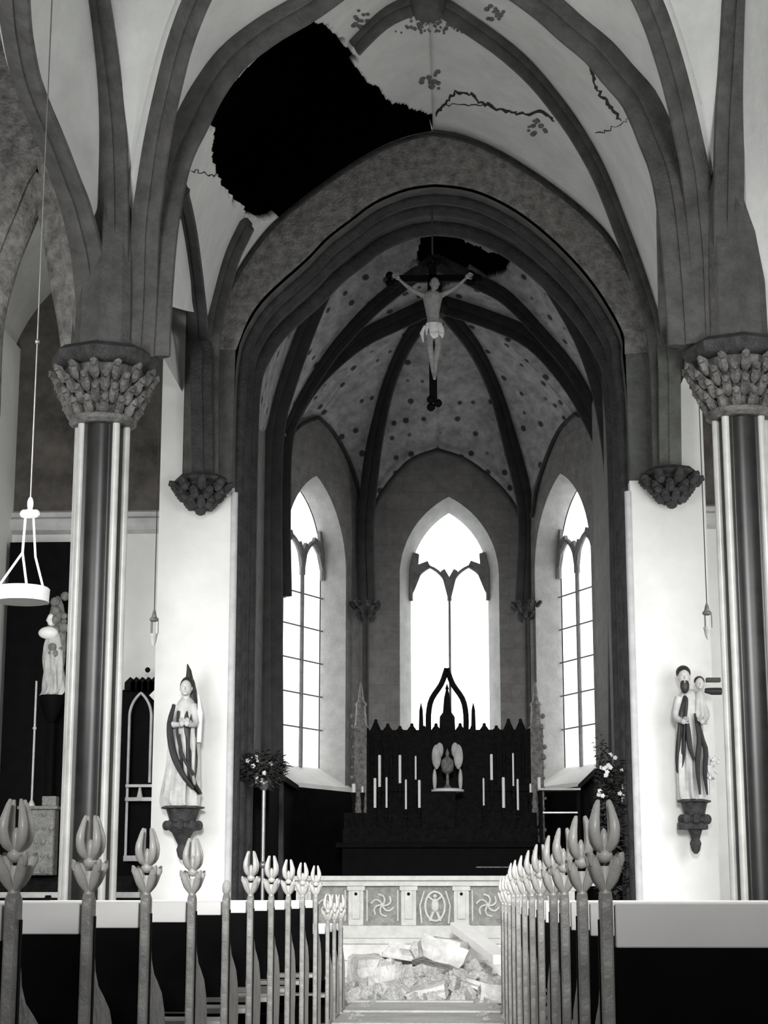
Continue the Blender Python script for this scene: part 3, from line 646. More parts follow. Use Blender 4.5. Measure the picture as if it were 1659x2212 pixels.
mm = M(); mm.ball((.03, -.08, .71), (.07, .075, .07), 12, 8); mm.tube([(.09, -.06, .7), (.1, -.07, .58)], [.035, .015], 8); mm.tube([(-.03, -.06, .7), (-.05, -.07, .58)], [.035, .015], 8); mm.build('hair', 'wood', q)
mm = M(); robe(mm, [(.14, .105, .075, .015, -.07, .3), (.06, .12, .085, .02, -.07, 1), (-.03, .11, .08, .02, -.08, 1), (-.08, .08, .06, .03, -.08, .6)], 9, .12); mm.tube([(-.1, -.1, .1), (-.14, -.1, .0), (-.12, -.1, -.12)], [.02, .03, .01], 6); mm.build('loincloth', 'flower', q, smooth=60)
mm = M(); mm.tube([(0, .03, .98), (0, .03, 10.62-c.z+.1)], .012, 6); mm.build('suspension_rod', 'cordm', q)

# ---- high altar, reredos, candles, exposition group
q = thing('high_altar', (.02, 28.6, .5), 'long black high altar table in the apse behind the communion rail', 'altar')
mm = M(); mm.box((-1.5, -.55, .3), (1.5, .2, 1.25)); mm.build('altar_block', 'wood', q, bevel=.01)
mm = M(); mm.box((-1.6, -.62, 1.25), (1.6, .2, 1.33)); mm.build('altar_top', 'wood', q, bevel=.01)
mm = M(); mm.box((-1.9, -1.6, 0), (1.9, -.3, .1)); mm.box((-1.75, -1.2, .1), (1.75, -.3, .2)); mm.box((-1.5, -.85, .0), (1.5, .18, .3)); mm.build('altar_step', 'wood', q, bevel=.01)
mm = M(); mm.box((-1.5, -.4, 1.33), (1.5, .2, 1.55)); mm.box((-1.5, -.14, 1.55), (1.5, .2, 1.8)); mm.box((-.28, -.38, 1.55), (.24, .1, P(967, 1712, 28.4).z-.5)); mm.build('gradine', 'gilt', q, bevel=.01)
for zz in (.62, .95):
    mm = M(); mm.box((.55, -.575, zz), (1.45, -.55, zz+.02)); mm.build('front_moulding', 'mid', q)
def PXR(px, py, D=28.85): return P(px, py, D)
a0, a1 = PXR(768, 1560).x, PXR(1168, 1560).x; zt = PXR(965, 1572).z
q = thing('reredos', (0, 28.99, .5), 'dark carved gothic reredos with side pinnacles standing on the high altar in the apse', 'reredos')
mm = M(); mm.box((a0+.1, 0, 0), (a1-.1, .3, zt-.5-.02)); mm.build('back_panel', 'gilt', q)
mm = M()
xs = [a0+.12+(a1-a0-.24)*i/14 for i in range(15)]
for i, x in enumerate(xs):   # cresting of little gables and finials
    h = zt-.5+(.13 if abs(x) > .95 else (.02 if i % 2 else .06))
    mm.prism([(x-.1, zt-.55), (x+.1, zt-.55), (x+.02, h), (x-.02, h)], .05, .2); mm.ball((x, .12, h+.01), .03, 8, 6)
mm.build('cresting', 'gilt', q)
for px, lab in ((778, 0), (1160, 1)):
    x = PXR(px, 1600).x; mm = M(); zt2 = PXR(px, 1470).z-.5
    mm.box((x-.1, -.08, 0), (x+.1, .2, zt2-.75)); mm.lathe([(.14, zt2-.75), (.1, zt2-.68), (.08, zt2-.4), (.1, zt2-.36), (.05, zt2-.3), (.015, zt2)], (x, .06, 0), 8)
    for k in range(16):
        zz = .9+(zt2-1.3)*k/16; s = (-1 if lab == 0 else 1); mm.ball((x+s*.1+random.uniform(-.03, .03), -.08, zz), random.uniform(.02, .05), 7, 5)
    mm.build('side_pinnacle', 'mid', q)
# central open gable and spire against the window
g0 = PXR(965, 1440); gx = g0.x
mm = M()
for s in (-1, 1):
    pts = [(gx, .1, g0.z-.5), (gx+s*.09, .1, g0.z-.75), (gx+s*.25, .1, PXR(965, 1500).z-.5-.05), (gx+s*.30, .1, PXR(965, 1540).z-.5), (gx+s*.30, .1, zt-.55)]
    mm.tube(cr(pts, 12), .045, 6)
    mm.tube([(gx+s*.42, .1, zt-.55), (gx+s*.42, .1, zt-.2), (gx+s*.42, .1, zt-.08)], [.04, .03, .005], 6)
mm.lathe([(.13, 0), (.12, .25), (.07, .32), (.05, .55), (.02, .68), (.03, .7), (.004, .78)], (gx, .1, zt-.55), 8)
mm.build('central_gable', 'gilt', q)
for s in (-1, 1):
    mm = M()
    for k in range(5): mm.lathe([(.02, 0), (.035, .5), (.01, .9)], (gx+s*(.75+.15*k), .0, zt-1.45), 6)
    mm.box((min(gx+s*.6, gx+s*1.4), -.06, zt-1.5), (max(gx+s*.6, gx+s*1.4), 0.02, zt-1.4))
    mm.build('niche_arcade', 'gilt', q)

q = thing('exposition_group', (P(967, 1712, 28.4).x, 28.4, P(967, 1712, 28.4).z), 'pair of pale winged figures around a small throne at the middle of the high altar', 'altar figures')
mm = M(); mm.lathe([(.2, 0), (.25, .01), (.26, .04), (.2, .06)], (0, 0, 0), 24); mm.build('oval_plinth', 'flower', q)
for s in (-1, 1):
    mm = M(); mm.ball((s*.17, .05, .56), (.075, .05, .19), 12, 9); mm.ball((s*.12, .06, .66), (.06, .04, .12), 10, 8); mm.build('wing', 'stat', q, smooth=60)
    mm = M(); mm.ball((s*.2, 0, .2), (.035, .05, .17), 10, 8); head(mm, (s*.17, -.02, .40), .09); mm.build('kneeling_figure', 'stat', q, smooth=60)
mm = M(); mm.lathe([(.08, .06), (.03, .12), (.02, .28), (.09, .33), (.1, .42), (.09, .5), (.02, .56), (.03, .6), (.003, .68)], (0, 0, 0), 12); mm.build('throne', 'mid', q)

cl = [(820,1632,1700,28.55,.022),(864,1632,1692,28.55,.022),(898,1634,1684,28.55,.014),(810,1682,1745,28.3,.022),(835,1680,1745,28.3,.016),(877,1685,1748,28.3,.016),(906,1686,1745,28.3,.022),
      (1062,1630,1685,28.55,.022),(1109,1628,1698,28.55,.014),(1045,1682,1740,28.3,.014),(1088,1680,1745,28.3,.024),(1119,1684,1750,28.3,.017),(1146,1694,1712,28.3,.016),(1165,1680,1708,28.3,.026),(764,1694,1712,28.3,.03),(783,1700,1712,28.3,.016)]
cn = ['tall thick candle in the back row, leftmost','tall thick candle in the back row, second from the left','tall thin candle in the back row, third from the left','leftmost long front-row candle','bright slim front-row candle, second long one from the left','slim front-row candle, third long one from the left','dim thick candle in the front row, nearest left of the throne',
      'tall thick candle in the back row, right of the throne','tall slim bright candle in the back row, furthest right','thin dim candle in the front row, nearest right of the throne','broad candle in the front row right of the throne','bright slim front-row candle, rightmost long one','short thin stub near the right end of the altar','short broad stub at the right end of the altar','short broad stub at the left end of the altar','very short thin stub near the left end of the altar']
for (px, y0, y1, D, r), nme in zip(cl, cn):
    a, b = P(px, y1, D), P(px, y0, D); zb = 2.3 if D > 28.5 else 2.05
    zb = min(zb, a.z-.1); q = thing('altar_candlestick', (a.x, D, zb), nme + ' on the high altar', 'candlestick', 'altar candlesticks')
    mm = M(); h = a.z-zb; mm.lathe([(.055, 0), (.055, .02), (.02, .05), (.015, h*.5), (.03, h*.6), (.015, h*.7), (.04, h-.01), (.03, h)], (0, 0, 0), 12); mm.build('stem', 'gilt', q)
    mm = M(); mm.lathe([(r, 0), (r, b.z-a.z), (r*.4, b.z-a.z+.01)], (0, 0, h), 10); mm.build('candle', 'wax', q)
# panelling of the chancel below the sills
for sx, nm in ((-1, 'left'), (1, 'right')):
    mm = M(); mm.box((min(sx*2.2, sx*2.4), 24.2, .5), (max(sx*2.2, sx*2.4), 27.7, 2.6)); mm.box((min(sx*2.12, sx*2.4), 24.2, 2.6), (max(sx*2.12, sx*2.4), 27.7, 2.68))
    q1 = Q1[0] if sx < 0 else Q1[1]; q2 = Q2[0] if sx < 0 else Q2[1]; d = V((0.15*-sx, -.1, 0))
    a, b = q1+d+V((0,0,.5)), q2+d+V((0,0,.5)); b = a.lerp(b, .97)
    off = V((.1*sx, .06, 0)); vs = [a, b, b+off, a+off]; mm.add(vs+[v+V((0,0,2.18)) for v in vs], [(0,1,2,3),(4,5,6,7),(0,1,5,4),(1,2,6,5),(2,3,7,6),(3,0,4,7)])
    props(mm.build('wall_panelling', 'wood', smooth=0), 'tall black wooden panelling under the %s apse window' % nm, 'panelling', 'chancel panelling')
c = P(1208, 1705, 26.6)
q = thing('credence_table', (c.x, 26.6, .5), 'narrow grey side table with two shelves at the right of the high altar', 'table')
mm = M(); mm.box((-.3, -.15, c.z-.52), (.3, .15, c.z-.49)); mm.build('table_top', 'stat', q)
mm = M(); mm.box((-.28, -.14, c.z-.85), (.28, .14, c.z-.83)); mm.box((-.28, -.14, .6), (.28, .14, .63)); mm.build('shelf', 'metal', q)
for a in (-.27, .27):
    for b in (-.13, .13): mm = M(); mm.box((a-.02, b-.02, 0), (a+.02, b+.02, c.z-.52)); mm.build('leg', 'wood', q)
# red-cross free: altar cloth lines are part of altar front

# ---- communion rail
q = thing('communion_rail', (.05, 20.75, .5), 'low carved pale marble communion rail across the chancel entrance', 'altar rail')
x0, x1 = -1.6, 1.95
mm = M(); mm.box((x0, -.12, .69), (x1, .12, .745)); mm.box((x0+.02, -.09, .63), (x1-.02, .09, .69)); mm.build('top_rail', 'marble', q, bevel=.008)
mm = M(); mm.box((x0, -.12, 0), (x1, .12, .06)); mm.box((x0+.02, -.1, .06), (x1-.02, .1, .2)); mm.build('plinth', 'marble', q, bevel=.008)
per = .59; k0 = -3
for k in range(-3, 3):
    xc = k*per+per/2
    mm = M(); mm.box((xc-.085, -.1, .2), (xc+.085, .1, .63)); mm.box((xc-.045, -.115, .27), (xc+.045, -.1, .58)); mm.box((xc-.1, -.11, .58), (xc+.1, .11, .63)); mm.build('pilaster', 'marble', q, bevel=.006)
    mm = M(); mm.ball((xc, -.115, .545), .018, 8, 5); mm.build('stud', 'wood', q)
for k in range(-2, 3):
    xc = k*per
    mm = M(); mm.box((xc-.21, -.04, .2), (xc+.21, .04, .63)); pn = mm.build('panel', 'toned_marble', q)
    mm = M()
    if k == 0:   # oval medallion with small figure
        mm.tube([(xc+.11*math.cos(a), -.055, .41+.16*math.sin(a)) for a in [2*PI*i/24 for i in range(25)]], .014, 6); mm.ball((xc, -.05, .42), (.045, .03, .08), 10, 8); mm.ball((xc, -.06, .52), .025, 8, 6)
        for s in (-1, 1): mm.tube([(xc, -.05, .46), (xc+s*.08, -.05, .52)], .014, 6); mm.tube([(xc+s*.02, -.05, .35), (xc+s*.06, -.05, .25)], .018, 6); mm.tube([(xc+s*.15, -.05, .22), (xc+s*.17, -.05, .42), (xc+s*.12, -.05, .58)], .012, 6)
    else:
        for j in range(6):
            a = 2*PI*j/6; mm.tube(cr([(xc, -.05, .42), (xc+.05*math.cos(a), -.06, .42+.05*math.sin(a)), (xc+.1*math.cos(a+.4), -.05, .42+.1*math.sin(a+.4)), (xc+.13*math.cos(a+.9), -.05, .42+.13*math.sin(a+.9))], 6), .012, 6)
        mm.ball((xc, -.05, .42), .03, 8, 6); mm.box((xc-.18, -.055, .25), (xc-.165, -.04, .59)); mm.box((xc+.165, -.055, .25), (xc+.18, -.04, .59))
    mm.build('rosette' if k else 'medallion', 'marble', pn)

# ---- flower stands beside the arch jambs
def bush(mm, c, r, n, ls):
    for i in range(n):
        a, b = random.uniform(0, 2*PI), random.uniform(-1, 1); rr = random.random()**.4
        p = V((c[0]+r[0]*rr*math.cos(a)*math.sqrt(1-b*b), c[1]+r[1]*rr*math.sin(a)*math.sqrt(1-b*b), c[2]+r[2]*rr*b))
        d = V((math.cos(a), math.sin(a), random.uniform(-.4, 1))).normalized(); s = d.cross(V((0, 0, 1))).normalized(); l = ls*random.uniform(.6, 1.3); u = s.cross(d)
        mm.add([p, p+d*l*.4+s*l*.28, p+d*l+u*-.02, p+d*l*.4-s*l*.28, p+d*l*.45+u*l*.12], [(0, 1, 4), (1, 2, 4), (2, 3, 4), (3, 0, 4)])
def flowers(q, c, r, n):
    for i in range(n):
        a, b = random.uniform(0, 2*PI), random.uniform(-1, 1); k = math.sqrt(1-b*b)
        p = (c[0]+r[0]*math.cos(a)*k, c[1]-abs(r[1]*math.sin(a)*k), c[2]+r[2]*b); mm = M()
        for j in range(5): mm.ball((p[0]+.018*math.cos(j*1.26), p[1], p[2]+.018*math.sin(j*1.26)), .014, 6, 4)
        mm.ball(p, .012, 6, 4); mm.build('bloom', 'flower', q)
c = P(552, 1660, 22.3)
q = thing('flower_stand', (-2.1, 22.6, .5), 'slender flower stand with foliage and white blooms at the left jamb', 'flower stand', 'flower stands')
mm = M(); mm.tube([(0, 0, 0), (0, 0, c.z-.65)], .025, 10); mm.lathe([(.18, 0), (.16, .03), (.04, .08), (.03, .2)], (0, 0, 0), 12); mm.ball((0, 0, .9), .05, 10, 7); mm.lathe([(.03, c.z-.75), (.1, c.z-.68), (.11, c.z-.6)], (0, 0, 0), 12); mm.build('pole', 'metal', q)
mm = M(); bush(mm, (-.03, 0, c.z-.5), (.3, .2, .24), 700, .1); mm.build('foliage', 'leaf', q, smooth=0, fixn=False)
flowers(q, (-.05, 0, c.z-.5), (.24, .2, .17), 10)
c = P(1355, 1680, 22.3)
q = thing('flower_stand', (2.2, 22.6, .5), 'tall bank of dark foliage with white blooms at the right jamb', 'flower stand', 'flower stands')
mm = M(); mm.lathe([(.15, 0), (.14, .3), (.1, .6), (.14, c.z-1.2)], (0, 0, 0), 12); mm.build('pedestal', 'wood', q)
mm = M(); bush(mm, (0, 0, c.z-.72), (.17, .16, .55), 500, .1); bush(mm, (-.12, 0, c.z-.2), (.07, .07, .3), 60, .07); bush(mm, (0.02, 0, .85), (.17, .17, .7), 500, .1); mm.build('foliage', 'leaf', q, smooth=0, fixn=False)
flowers(q, (0, 0, c.z-.6), (.16, .18, .4), 22)

# ---- hanging lamps
def lampthing(px, py, D, ztop, lab):
    c = P(px, py, D); q = thing('sanctuary_lamp', c, lab, 'lamp', 'small hanging lamps')
    mm = M(); mm.lathe([(.02, -.06), (.05, -.05), (.055, -.03), (.03, 0), (.02, .05), (.01, .08)], (0, 0, 0), 12); mm.build('lamp_cap', 'mid', q)
    mm = M(); mm.lathe([(.01, -.34), (.03, -.3), (.045, -.22), (.05, -.2)], (0, 0, 0), 12); mm.build('lamp_bowl', 'stat', q)
    mm = M()
    for j in range(3): a = 2*PI*j/3; mm.tube([(.05*math.cos(a), .05*math.sin(a), -.2), (.05*math.cos(a), .05*math.sin(a), -.05)], .004, 4)
    mm.tube([(0, 0, .07), (0, 0, ztop-c.z)], .006, 5); mm.build('chain', 'cordm', q)
lampthing(333, 1332, 20.5, 8.2, 'small hanging lamp on a long cord by the left column')
lampthing(1527, 1318, 20.5, 8.2, 'small hanging lamp in front of the white wall by the right column')
# chandelier at the upper left
c = P(48, 1285, 12)
q = thing('ring_chandelier', (c.x, 12, c.z), 'white ring chandelier on a long cord in front of the left aisle', 'chandelier')
mm = M(); R = .17; mm.lathe([(R-.01, -.05), (R+.01, -.05), (R+.015, .04), (R+.005, .05), (R-.01, .04)], (0, 0, 0), 36)
mm.build('ring', 'white', q)
zf = P(60, 1110, 12).z-c.z
mm = M(); mm.ball((0.03, 0, zf), (.05, .04, .035), 12, 8); mm.ball((.03, 0, zf+.07), (.022, .022, .05), 10, 7); mm.ball((-.01, 0, zf+.0), .03, 8, 6); mm.ball((.07, 0, zf), .03, 8, 6); mm.build('finial', 'white', q)
for k, (a, px) in enumerate(((-2.6, 0), (-.4, 1), (1.6, 2))):
    mm = M(); e = (R*math.cos(a), R*math.sin(a), .04); zz = zf-.27
    if k == 1: mm.tube([(.055, 0, zf-.02), (.08, 0, zf-.3), e], .008, 6)
    else: mm.tube([(0.0, 0, zf-.02), (-.01, 0, zz), e], .009, 6)
    mm.build('arm', 'white', q)
mm = M(); mm.tube([(.03, 0, zf+.1), (.035, 0, 10.2-c.z)], .005, 5); mm.ball((.032, 0, P(90, 738, 12).z-c.z), .018, 8, 6); mm.build('cord', 'metal', q)

# ---- left aisle altar, right of and left of the column
c = P(60, 1750, 22.2)
q = thing('side_altar', (-4.55, 22.45, 0), 'side altar with a carved pale tabernacle chest standing in the left aisle behind the column', 'altar')
mm = M(); mm.box((-.85, -.5, 0), (1.0, .2, 1.0)); mm.build('altar_block', 'wood', q, bevel=.01)
mm = M(); mm.box((-.9, -.55, 1.0), (1.05, .2, 1.07)); mm.build('altar_top', 'marble', q, bevel=.01)
mm = M(); mm.box((-.6, -.52, .35), (-.25, -.5, .8)); mm.box((.1, -.52, .35), (.45, -.5, .8)); mm.tube([(-.5+.1*math.cos(a), -.53, .58+.14*math.sin(a)) for a in [2*PI*i/16 for i in range(17)]], .02, 6); mm.build('front_relief', 'marble', q)
mm = M(); mm.box((-.8, -.3, 1.07), (.9, .2, 1.2)); mm.box((-.8, -.25, 1.2), (.9, .2, 1.26)); mm.build('gradine', 'gilt', q)
t0 = P(48, 1850, 22.2); t1 = P(128, 1750, 22.2)
q = thing('tabernacle_chest', (t0.x, 21.98, 1.27), 'pale richly carved chest on the side altar left of the left column', 'chest')
wd = t1.x-t0.x; hh = t1.z-1.27
mm = M(); mm.box((0, 0, 0), (wd, .23, hh)); mm.build('chest_body', 'mid', q, bevel=.01)
mm = M(); mm.box((-.03, -.03, hh), (wd+.03, .24, hh+.04)); mm.box((wd*.6, .02, hh+.04), (wd, .2, hh+.16)); mm.build('lid', 'toned_marble', q, bevel=.01)
mm = M(); mm.box((.01, -.02, .02), (wd-.01, 0, hh-.02))
for i in range(5):
    for j in range(5): mm.ball((.04+(wd-.08)*i/4, -.01, .06+(hh-.12)*j/4), .03+.01*((i+j) % 2), 7, 5)
mm.build('carved_front', 'toned_marble', q)
q = thing('altar_rod', (P(68, 1740, 22.1).x, 22.1, t1.z+.04), 'thin pale rod rising from the carved chest in the left aisle', 'rod')
zz = P(72, 1480, 22.2).z-t1.z
mm = M(); mm.tube([(0, 0, 0), (.0, 0, zz)], .013, 6); mm.lathe([(.05, 0), (.04, .03), (.015, .08)], (0, 0, 0), 10); mm.ball((0, 0, zz*.62), .025, 8, 6); mm.build('rod', 'stat', q)
q = thing('aisle_retable', (-4.6, 22.7, 1.2), 'tall dark gothic retable against the left aisle wall behind the column', 'retable')
lft, rgt = -5.45+4.6, -3.49+4.6
zr = P(310, 1470, 22.6).z-1.2; zl = P(60, 1168, 22.6).z-1.2
mm = M(); mm.box((lft, 0, 0), (P(150, 1300, 22.6).x+4.6, .2, zl)); mm.box((P(150, 1300, 22.6).x+4.6, .05, 0), (rgt, .2, zr-.1)); mm.build('back_panel', 'wood', q)
# open arched wing right of the column
xa, xb = P(283, 1500, 22.6).x+4.6, P(330, 1500, 22.6).x+4.6
mm = M(); mm.box((xa-.04, -.03, P(300, 1860, 22.6).z-1.2), (xa-.01, 0, zr-.4)); mm.box((xb+.01, -.03, P(300, 1860, 22.6).z-1.2), (xb+.04, 0, zr-.4)); lp = arch_loop((xa+xb)/2-.02, (xb-xa)/2, P(300, 1690, 22.6).z-1.2, zr-.45, zr-.15)
mm.tube([(u, -.05, z) for u, z in lp], .018, 6)
mm.box((xa-.04, -.08, P(300, 1730, 22.6).z-1.2), (xb+.04, 0, P(300, 1722, 22.6).z-1.2)); mm.box((xa-.04, -.08, P(300, 1700, 22.6).z-1.2), (xb+.04, 0, P(300, 1694, 22.6).z-1.2))
mm.lathe([(.05, 0), (.03, .08), (.008, .2)], ((xa+xb)/2, -.05, P(300, 1750, 22.6).z-1.2+.12), 8)
mm.box((xa-.04, -.08, P(300, 1860, 22.6).z-1.2), (xb+.08, .0, P(300, 1848, 22.6).z-1.2)); mm.build('arched_wing', 'stat', q)
mm = M()
for k in range(5): x = xa-.02+(rgt-xa)*k/4; mm.prism([(x-.07, zr-.12), (x+.07, zr-.12), (x+.07, zr-.02), (x, zr+.05), (x-.07, zr-.02)], -.08, .1); 
mm.ball((P(316, 1445, 22.6).x+4.6, 0, P(316, 1445, 22.6).z-1.2), .035, 8, 6)
mm.build('wing_cresting', 'gilt', q)
mm = M(); d = P(332, 1500, 22.4); s = .075; x, z = d.x+4.6, d.z-1.2; mm.add([(x-s, -.2, z), (x, -.2, z+s), (x+s, -.2, z), (x, -.2, z-s), (x, -.25, z), (x, -.15, z)], [(0,1,4),(1,2,4),(2,3,4),(3,0,4),(1,0,5),(2,1,5),(3,2,5),(0,3,5)]); mm.build('diamond_ornament', 'white', q, smooth=0)
# white carved figure on the retable
d = P(108, 1500, 22.3)
q = thing('retable_figure', (d.x, 22.42, d.z), 'pale carved figure cluster on the dark retable just left of the left column', 'statue')
mm = M(); robe(mm, [(0, .12, .1, -.02, 0, 1), (.3, .12, .1, 0, 0, 1), (.6, .13, .1, .02, 0, 1), (.8, .08, .07, .0, 0, .5), (.88, .03, .03, 0, 0, 0)], 7, .2, 3, 2); mm.build('gown', 'stat', q, smooth=70)
mm = M(); head(mm, (-.03, -.05, .95), .17); mm.ball((-.06, -.08, .78), (.13, .08, .08), 12, 8); mm.build('face_and_collar', 'white', q, smooth=60)
mm = M(); mm.ball((.02, .02, .65), (.13, .08, .62), 12, 10)
for k in range(18): mm.ball((random.uniform(-.1, .16), -.08+random.uniform(-.04, .05), random.uniform(.1, 1.25)), random.uniform(.03, .07), 8, 6)
mm.build('carved_clouds', 'toned_marble', q, smooth=60)
q = thing('figure_console', (d.x, 22.44, d.z-.25), 'dark console carrying the pale figure cluster by the left column', 'bracket')
mm = M(); mm.lathe([(.03, -.1), (.09, 0), (.14, .12), (.165, .22), (.16, .25)], (0, 0, 0), 10); mm.build('console_body', 'wood', q)
mm = M(); mm.tube([(0, 0, -.1), (0, 0, 1.55-(d.z-.25))], .06, 8); mm.build('console_shaft', 'wood', q)

# ---- cracks and painted ornament on the vault
allv = []; allf = []
for mm_, o in webs[:10]:
    k = len(allv); allv += mm_.v; allf += [tuple(i+k for i in f) for f in mm_.f]
bvh = BVHTree.FromPolygons(allv, allf)
def onvault(px, py, off=.012):
    d = ray(px, py).normalized(); h = bvh.ray_cast(EYE, d)
    return (h[0]-d*off) if h[0] is not None else None
def strip(mm, pts, w_):
    n = len(pts); prev = None; vs = []
    for i, (px, py) in enumerate(pts):
        j = min(i+1, n-1); k = max(i-1, 0); dx, dy = pts[j][0]-pts[k][0], pts[j][1]-pts[k][1]; l = math.hypot(dx, dy) or 1
        ww = w_*(.35+random.random()*.9)*(1 if 0 < i < n-1 else .3)
        a, b = onvault(px-dy/l*ww, py+dx/l*ww), onvault(px+dy/l*ww, py-dx/l*ww)
        if a is None or b is None: prev = None; continue
        if prev: q_ = prev+[b, a]; mm.add([q_[0], q_[1], q_[2], q_[3]], [(0, 1, 2, 3)])
        prev = [a, b]
def jag(pts, n=6, amp=4):
    out = []
    for (x0, y0), (x1, y1) in zip(pts, pts[1:]):
        for i in range(n): t = i/n; out.append((x0+(x1-x0)*t+random.uniform(-amp, amp), y0+(y1-y0)*t+random.uniform(-amp, amp)))
    return out+[pts[-1]]
cks = [([(940,250),(965,218),(985,200),(1018,205),(1045,225),(1090,240),(1118,247),(1175,243),(1198,262)], 3.5, 'dark vault crack running right from the tip of the hole'),
       ([(950,228),(1010,226),(1060,228)], 1.2, 'hairline crack just under the crack from the tip of the hole'),
       ([(1275,140),(1285,180),(1300,208),(1320,235),(1342,262)], 3.5, 'steep branching crack on the vault between the two right ribs'),
       ([(1285,292),(1310,282),(1345,265),(1375,250)], 1.3, 'faint crack on the vault crossing below the steep crack at the right'),
       ([(412,368),(440,374),(470,380)], 2.0, 'short crack in the vault left of the big hole')]
for pts, wd_, lab in cks:
    mm = M(); strip(mm, jag(pts), wd_)
    if mm.f: props(mm.build('vault_crack', 'crack', smooth=0, fixn=False), lab, 'crack')
def rosette(px, py, r, lab):
    mm = M()
    for k in range(14):
        a, rr = random.uniform(0, 2*PI), r*random.random()**.6; x, y = px+rr*math.cos(a), py+rr*math.sin(a); s = random.uniform(.15, .35)*r
        q_ = [onvault(x+s*math.cos(t), y+s*.8*math.sin(t), .02) for t in (0, 1.05, 2.1, 3.14, 4.2, 5.25)]
        if all(p is not None for p in q_): mm.add(q_, [tuple(range(6))])
    if mm.f: props(mm.build('painted_rosette', 'smudge', smooth=0, fixn=False), lab, 'painted ornament', 'painted ornaments on the vault')
rosette(932, 175, 24, 'faded dark painted star on the pale vault above the tip of the hole')
rosette(1160, 278, 20, 'faded dark painted star on the vault right, below the long crack')
rosette(1068, 30, 20, 'dark painted spot on the vault just right of the keystone')
rosette(780, 45, 24, 'dark painted spot on the vault just left of the keystone')
mm = M()
for k in range(70):
    x, y = random.uniform(855, 1005), random.uniform(36, 72); 
    if abs(x-930) > 40+(y-34)*1.2: continue
    s = random.uniform(2, 5); q_ = [onvault(x+s*math.cos(t), y+s*math.sin(t), .02) for t in (0, 1.05, 2.1, 3.14, 4.2, 5.25)]
    if all(p is not None for p in q_): mm.add(q_, [tuple(range(6))])
if mm.f: props(mm.build('painted_frieze', 'smudge', smooth=0, fixn=False), 'speckled painted frieze on the vault under the keystone', 'painted ornament')

# ---- fallen rubble and plank in front of the rail
def chunk(sz, seed, flat=1.0):
    bm = bmesh.new(); bmesh.ops.create_cube(bm, size=1)
    bmesh.ops.subdivide_edges(bm, edges=bm.edges[:], cuts=2, use_grid_fill=True)
    for v_ in bm.verts:
        p = v_.co.copy(); k = noise.noise(p*1.7+V((seed*3.1, seed, 0)))*.38; v_.co = V((p.x*(1+k)*sz[0], p.y*(1+noise.noise(p*2+V((seed, 0, 5)))*.35)*sz[1], p.z*(1+k*.6)*sz[2]))
        v_.co += V((noise.noise(p*5+V((seed,)*3)), noise.noise(p*5+V((seed+9,)*3)), noise.noise(p*5+V((seed+4,)*3))))*.04*max(sz)
    m = M(); m.v = [tuple(v_.co) for v_ in bm.verts]; m.f = [tuple(v_.index for v_ in f.verts) for f in bm.faces]; bm.free(); return m
protos = []
def heap(x, y): return max(0, .40*math.exp(-((x-.05)/.85)**2-((y-18.9)/1.0)**2))
big = [((.0, 17.6), (.38, .26, .13), 'flat rectangular slab lying at the front middle of the rubble heap'), ((-.35, 18.1), (.34, .3, .2), 'blocky chunk left of the front slab of the rubble heap'), ((.62, 17.5), (.22, .24, .17), 'rounded pale boulder at the front right corner of the rubble heap'),
       ((.12, 18.5), (.46, .34, .22), 'largest broken plaster piece right of the middle of the heap'), ((-.2, 18.9), (.42, .36, .16), 'broad broken slab at the back middle of the heap'), ((-.62, 18.7), (.3, .3, .24), 'large broken chunk at the left of the heap'), ((.2, 19.15), (.36, .3, .24), 'tall chunk at the very back of the heap below the rail'),
       ((.55, 18.0), (.36, .16, .08), 'thin tilted shard in front of the largest broken piece')]
for (x, y), s, lab in big:
    m = chunk(s, random.uniform(0, 50)); o = m.build('rubble_slab', 'rubble', smooth=25); o.location = (x, y, heap(x, y)+s[2]*.4); o.rotation_euler = (random.uniform(-.35, .35), random.uniform(-.35, .35), random.uniform(-.6, .6)); props(o, lab, 'rubble')
for k in range(6):
    m = chunk((1, .8, .7), k*7.7); protos.append(m.build('rubble_chunk', 'rubble', smooth=25))
for k in range(150):
    if k < 6: o = protos[k]
    else: o = protos[k % 6].copy(); C.objects.link(o)
    if k < 112: x = random.gauss(.0, .42); y = random.uniform(17.4, 19.4)
    else: x = random.choice((-.62, .6))+random.uniform(-.16, .16); y = random.uniform(14.4, 17.6)
    x = max(-.78, min(.82, x)); s = random.uniform(.07, .22) if k < 112 else random.uniform(.04, .12)
    o.scale = (s, s*random.uniform(.6, 1.1), s*random.uniform(.5, .9)); o.location = (x, y, heap(x, y)*random.uniform(.5, 1)+s*.2); o.rotation_euler = [random.uniform(0, 6) for _ in range(3)]
    if k >= 112: wh = 'scattered along the foot of the %s pews' % ('left' if x < 0 else 'right')
    else: wh = 'in the %s %s of the rubble heap before the rail' % ('front' if y < 18.3 else 'back', 'left' if x < -.22 else ('right' if x > .25 else 'middle'))
    props(o, 'small broken plaster lump ' + wh, 'rubble', 'plaster lumps ' + wh)
a, b = P(990, 2002, 20.1), P(1085, 2074, 18.0)
mm = M(); d = (b-a); s = V((d.y, -d.x, 0)).normalized()*.09; u = V((0, 0, .05))
mm.add([a-s-u, a+s-u, b+s-u, b-s-u, a-s+u, a+s+u, b+s+u, b-s+u], [(0,1,2,3),(4,5,6,7),(0,1,5,4),(1,2,6,5),(2,3,7,6),(3,0,4,7)])
props(mm.build('fallen_beam', 'pale', smooth=0, bevel=.01), 'white broken beam leaning from the rubble against the communion rail', 'beam')
